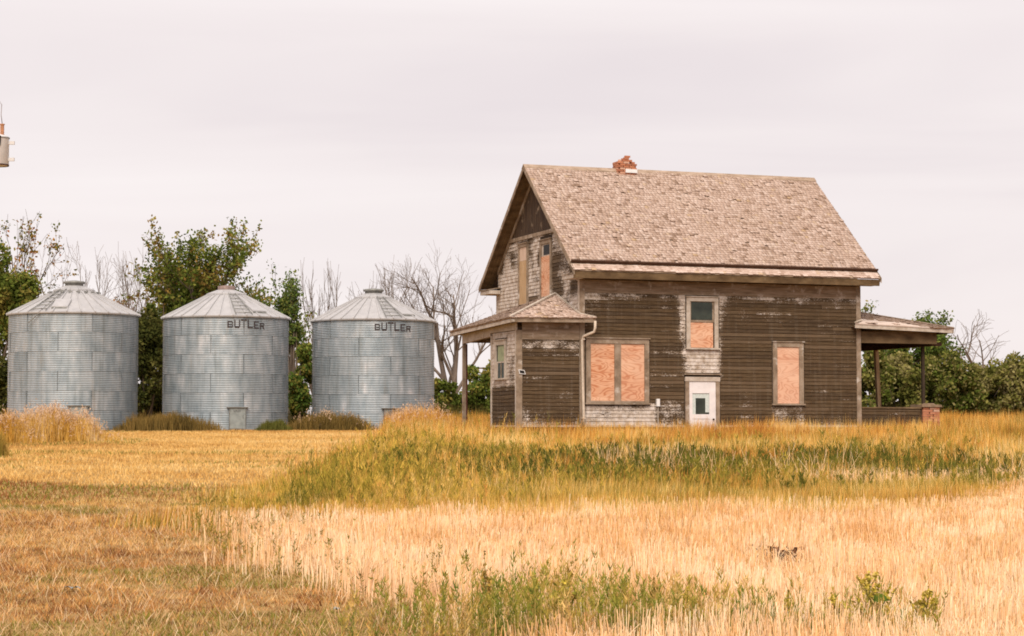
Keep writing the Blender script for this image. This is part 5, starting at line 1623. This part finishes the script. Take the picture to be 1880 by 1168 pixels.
def fore_weeds():
    n = 900
    px = rng.normal(1010, 130, n); px = np.where(rng.random(n) < .48, rng.uniform(1120, 1720, n), px)
    y = 14.3+1.9*rng.random(n)**1.6; x = (px-940)/3743.7*y
    c = pal_pick([(.14,.17,.03), (.22,.22,.038), (.34,.27,.05), (.48,.30,.08), (.62,.42,.16)], .42+1.3*(fbm(x, y, .4, 131)-.5)+rng.normal(0, .24, n))
    h = rng.uniform(.10, .47, n)*np.clip(1.25-np.abs(px-1010)/900, .78, 1.2)*(.5+.9*fbm(x, y, .35, 133))
    stuff('foreground_weeds', 'low green weeds and grass along the bottom edge', 'weeds', weed_cloud(0, x, y, h, c, 17, 40, (.40,.30,.09), .045, .15, .2, .10, 1.5))
fore_weeds()
# olive weeds scattered in the left part of the stubble
def scattered():
    n = 260
    x, y = sample(n*6, 16, 30); k = (np.abs(x-stub_west(y)-.3) < .9); x, y = x[k][:n], y[k][:n]
    c = pal_pick([(.14,.13,.025), (.22,.18,.035), (.33,.23,.05)], rng.random(len(x)))
    stuff('scattered_weeds', 'scattered olive weeds along the left edge of the stubble', 'weeds', weed_cloud(0, x, y, rng.uniform(.12, .34, len(x)), c, 18, 26, (.3,.22,.06), .035, .2, .2))
scattered()
# bleached bent stalks, burnt hollow, scraps
def tuft(label, px, D, seed, n=70, h=.36):
    rr = np.random.default_rng(seed); cx = WX(px, D)
    x = cx+rr.normal(0, .05, n); y = D+rr.normal(0, .05, n)
    c = jitter(pal_pick(STRAW, .7+rr.normal(0, .15, n)), .08)
    V, F, c = blade_mesh('t', x, y, h*rr.uniform(.5, 1.1, n), np.full(n, .008), rr.uniform(.1, .75, n), c, .5, 1, seed=seed, az=None)
    z0 = float(ground_z(cx, D))
    o = link('straw_tuft', np_mesh('straw_tuft', V-np.array([cx, D, z0]), F, M['grass'], col=c)); o.location = (cx, D, z0)
    tag(o, label, 'straw', 'tufts of splayed straw')
tuft('splayed tuft of bleached straw at the left of the stubble', 672, 18.3, 401, 110, .42)
tuft('small splayed straw tuft right of the bleached tuft', 790, 17.6, 402, 60, .34)
def hollow():
    rr = np.random.default_rng(5); D = 21.0; cx = WX(1422, D); z0 = float(ground_z(cx, D))
    n = 26; V = [(0, 0, .10)]; F = []
    for k, (rx, ry, z) in enumerate([(.10, .22, .12), (.20, .4, .06), (.30, .6, -.03)]):
        for i in range(n):
            t = 2*math.pi*i/n; q = 1+.25*rr.normal()
            V.append((rx*math.cos(t)*q, ry*math.sin(t)*q, z+.02*rr.normal()))
    F3 = [(0, 1+i, 1+(i+1) % n) for i in range(n)]
    F4 = [(1+k*n+i, 1+(k+1)*n+i, 1+(k+1)*n+(i+1) % n, 1+k*n+(i+1) % n) for k in range(2) for i in range(n)]
    mb = MB(); mb.v = V; mb.f = F3+F4
    root = empty('soil_mound', (cx, D, z0)); tag(root, 'dark brown burrow mound in the pale stubble', 'mound')
    mb.build('earth', plain_mat('dark_earth', (.085,.045,.025), .95, var=.5, scale=9), root, True)
    C = np.stack([rr.normal(0, .14, 160), rr.normal(0, .3, 160), rr.uniform(.02, .18, 160)], 1)
    link('dead_leaves', leaf_mesh('dead_leaves', rr, C, .06, [(.06,.028,.018), (.11,.05,.03), (.26,.13,.07)]), root)
hollow()
def scrap(label, px, py_d, s, seed):
    rr = np.random.default_rng(seed); D = py_d; cx = WX(px, D); z0 = float(ground_z(cx, D))+.025
    mb = MB(); b = []
    for j in range(4):
        for i in range(5):
            mb.v.append(((i/4-.5)*s*1.6, (j/3-.5)*s, .03*rr.random()))
    for j in range(3):
        for i in range(4): mb.f.append((j*5+i, j*5+i+1, (j+1)*5+i+1, (j+1)*5+i))
    o = mb.build('paper_scrap', M['galv_door'], None, True); o.location = (cx, D, z0)
    tag(o, label, 'litter', 'pale scraps lying in the grass')
scrap('crumpled pale scrap lying in the cut grass at lower left', 138, 18.3, .085, 1)
scrap('tiny pale scrap left of bottom centre', 620, 16.7, .03, 2)
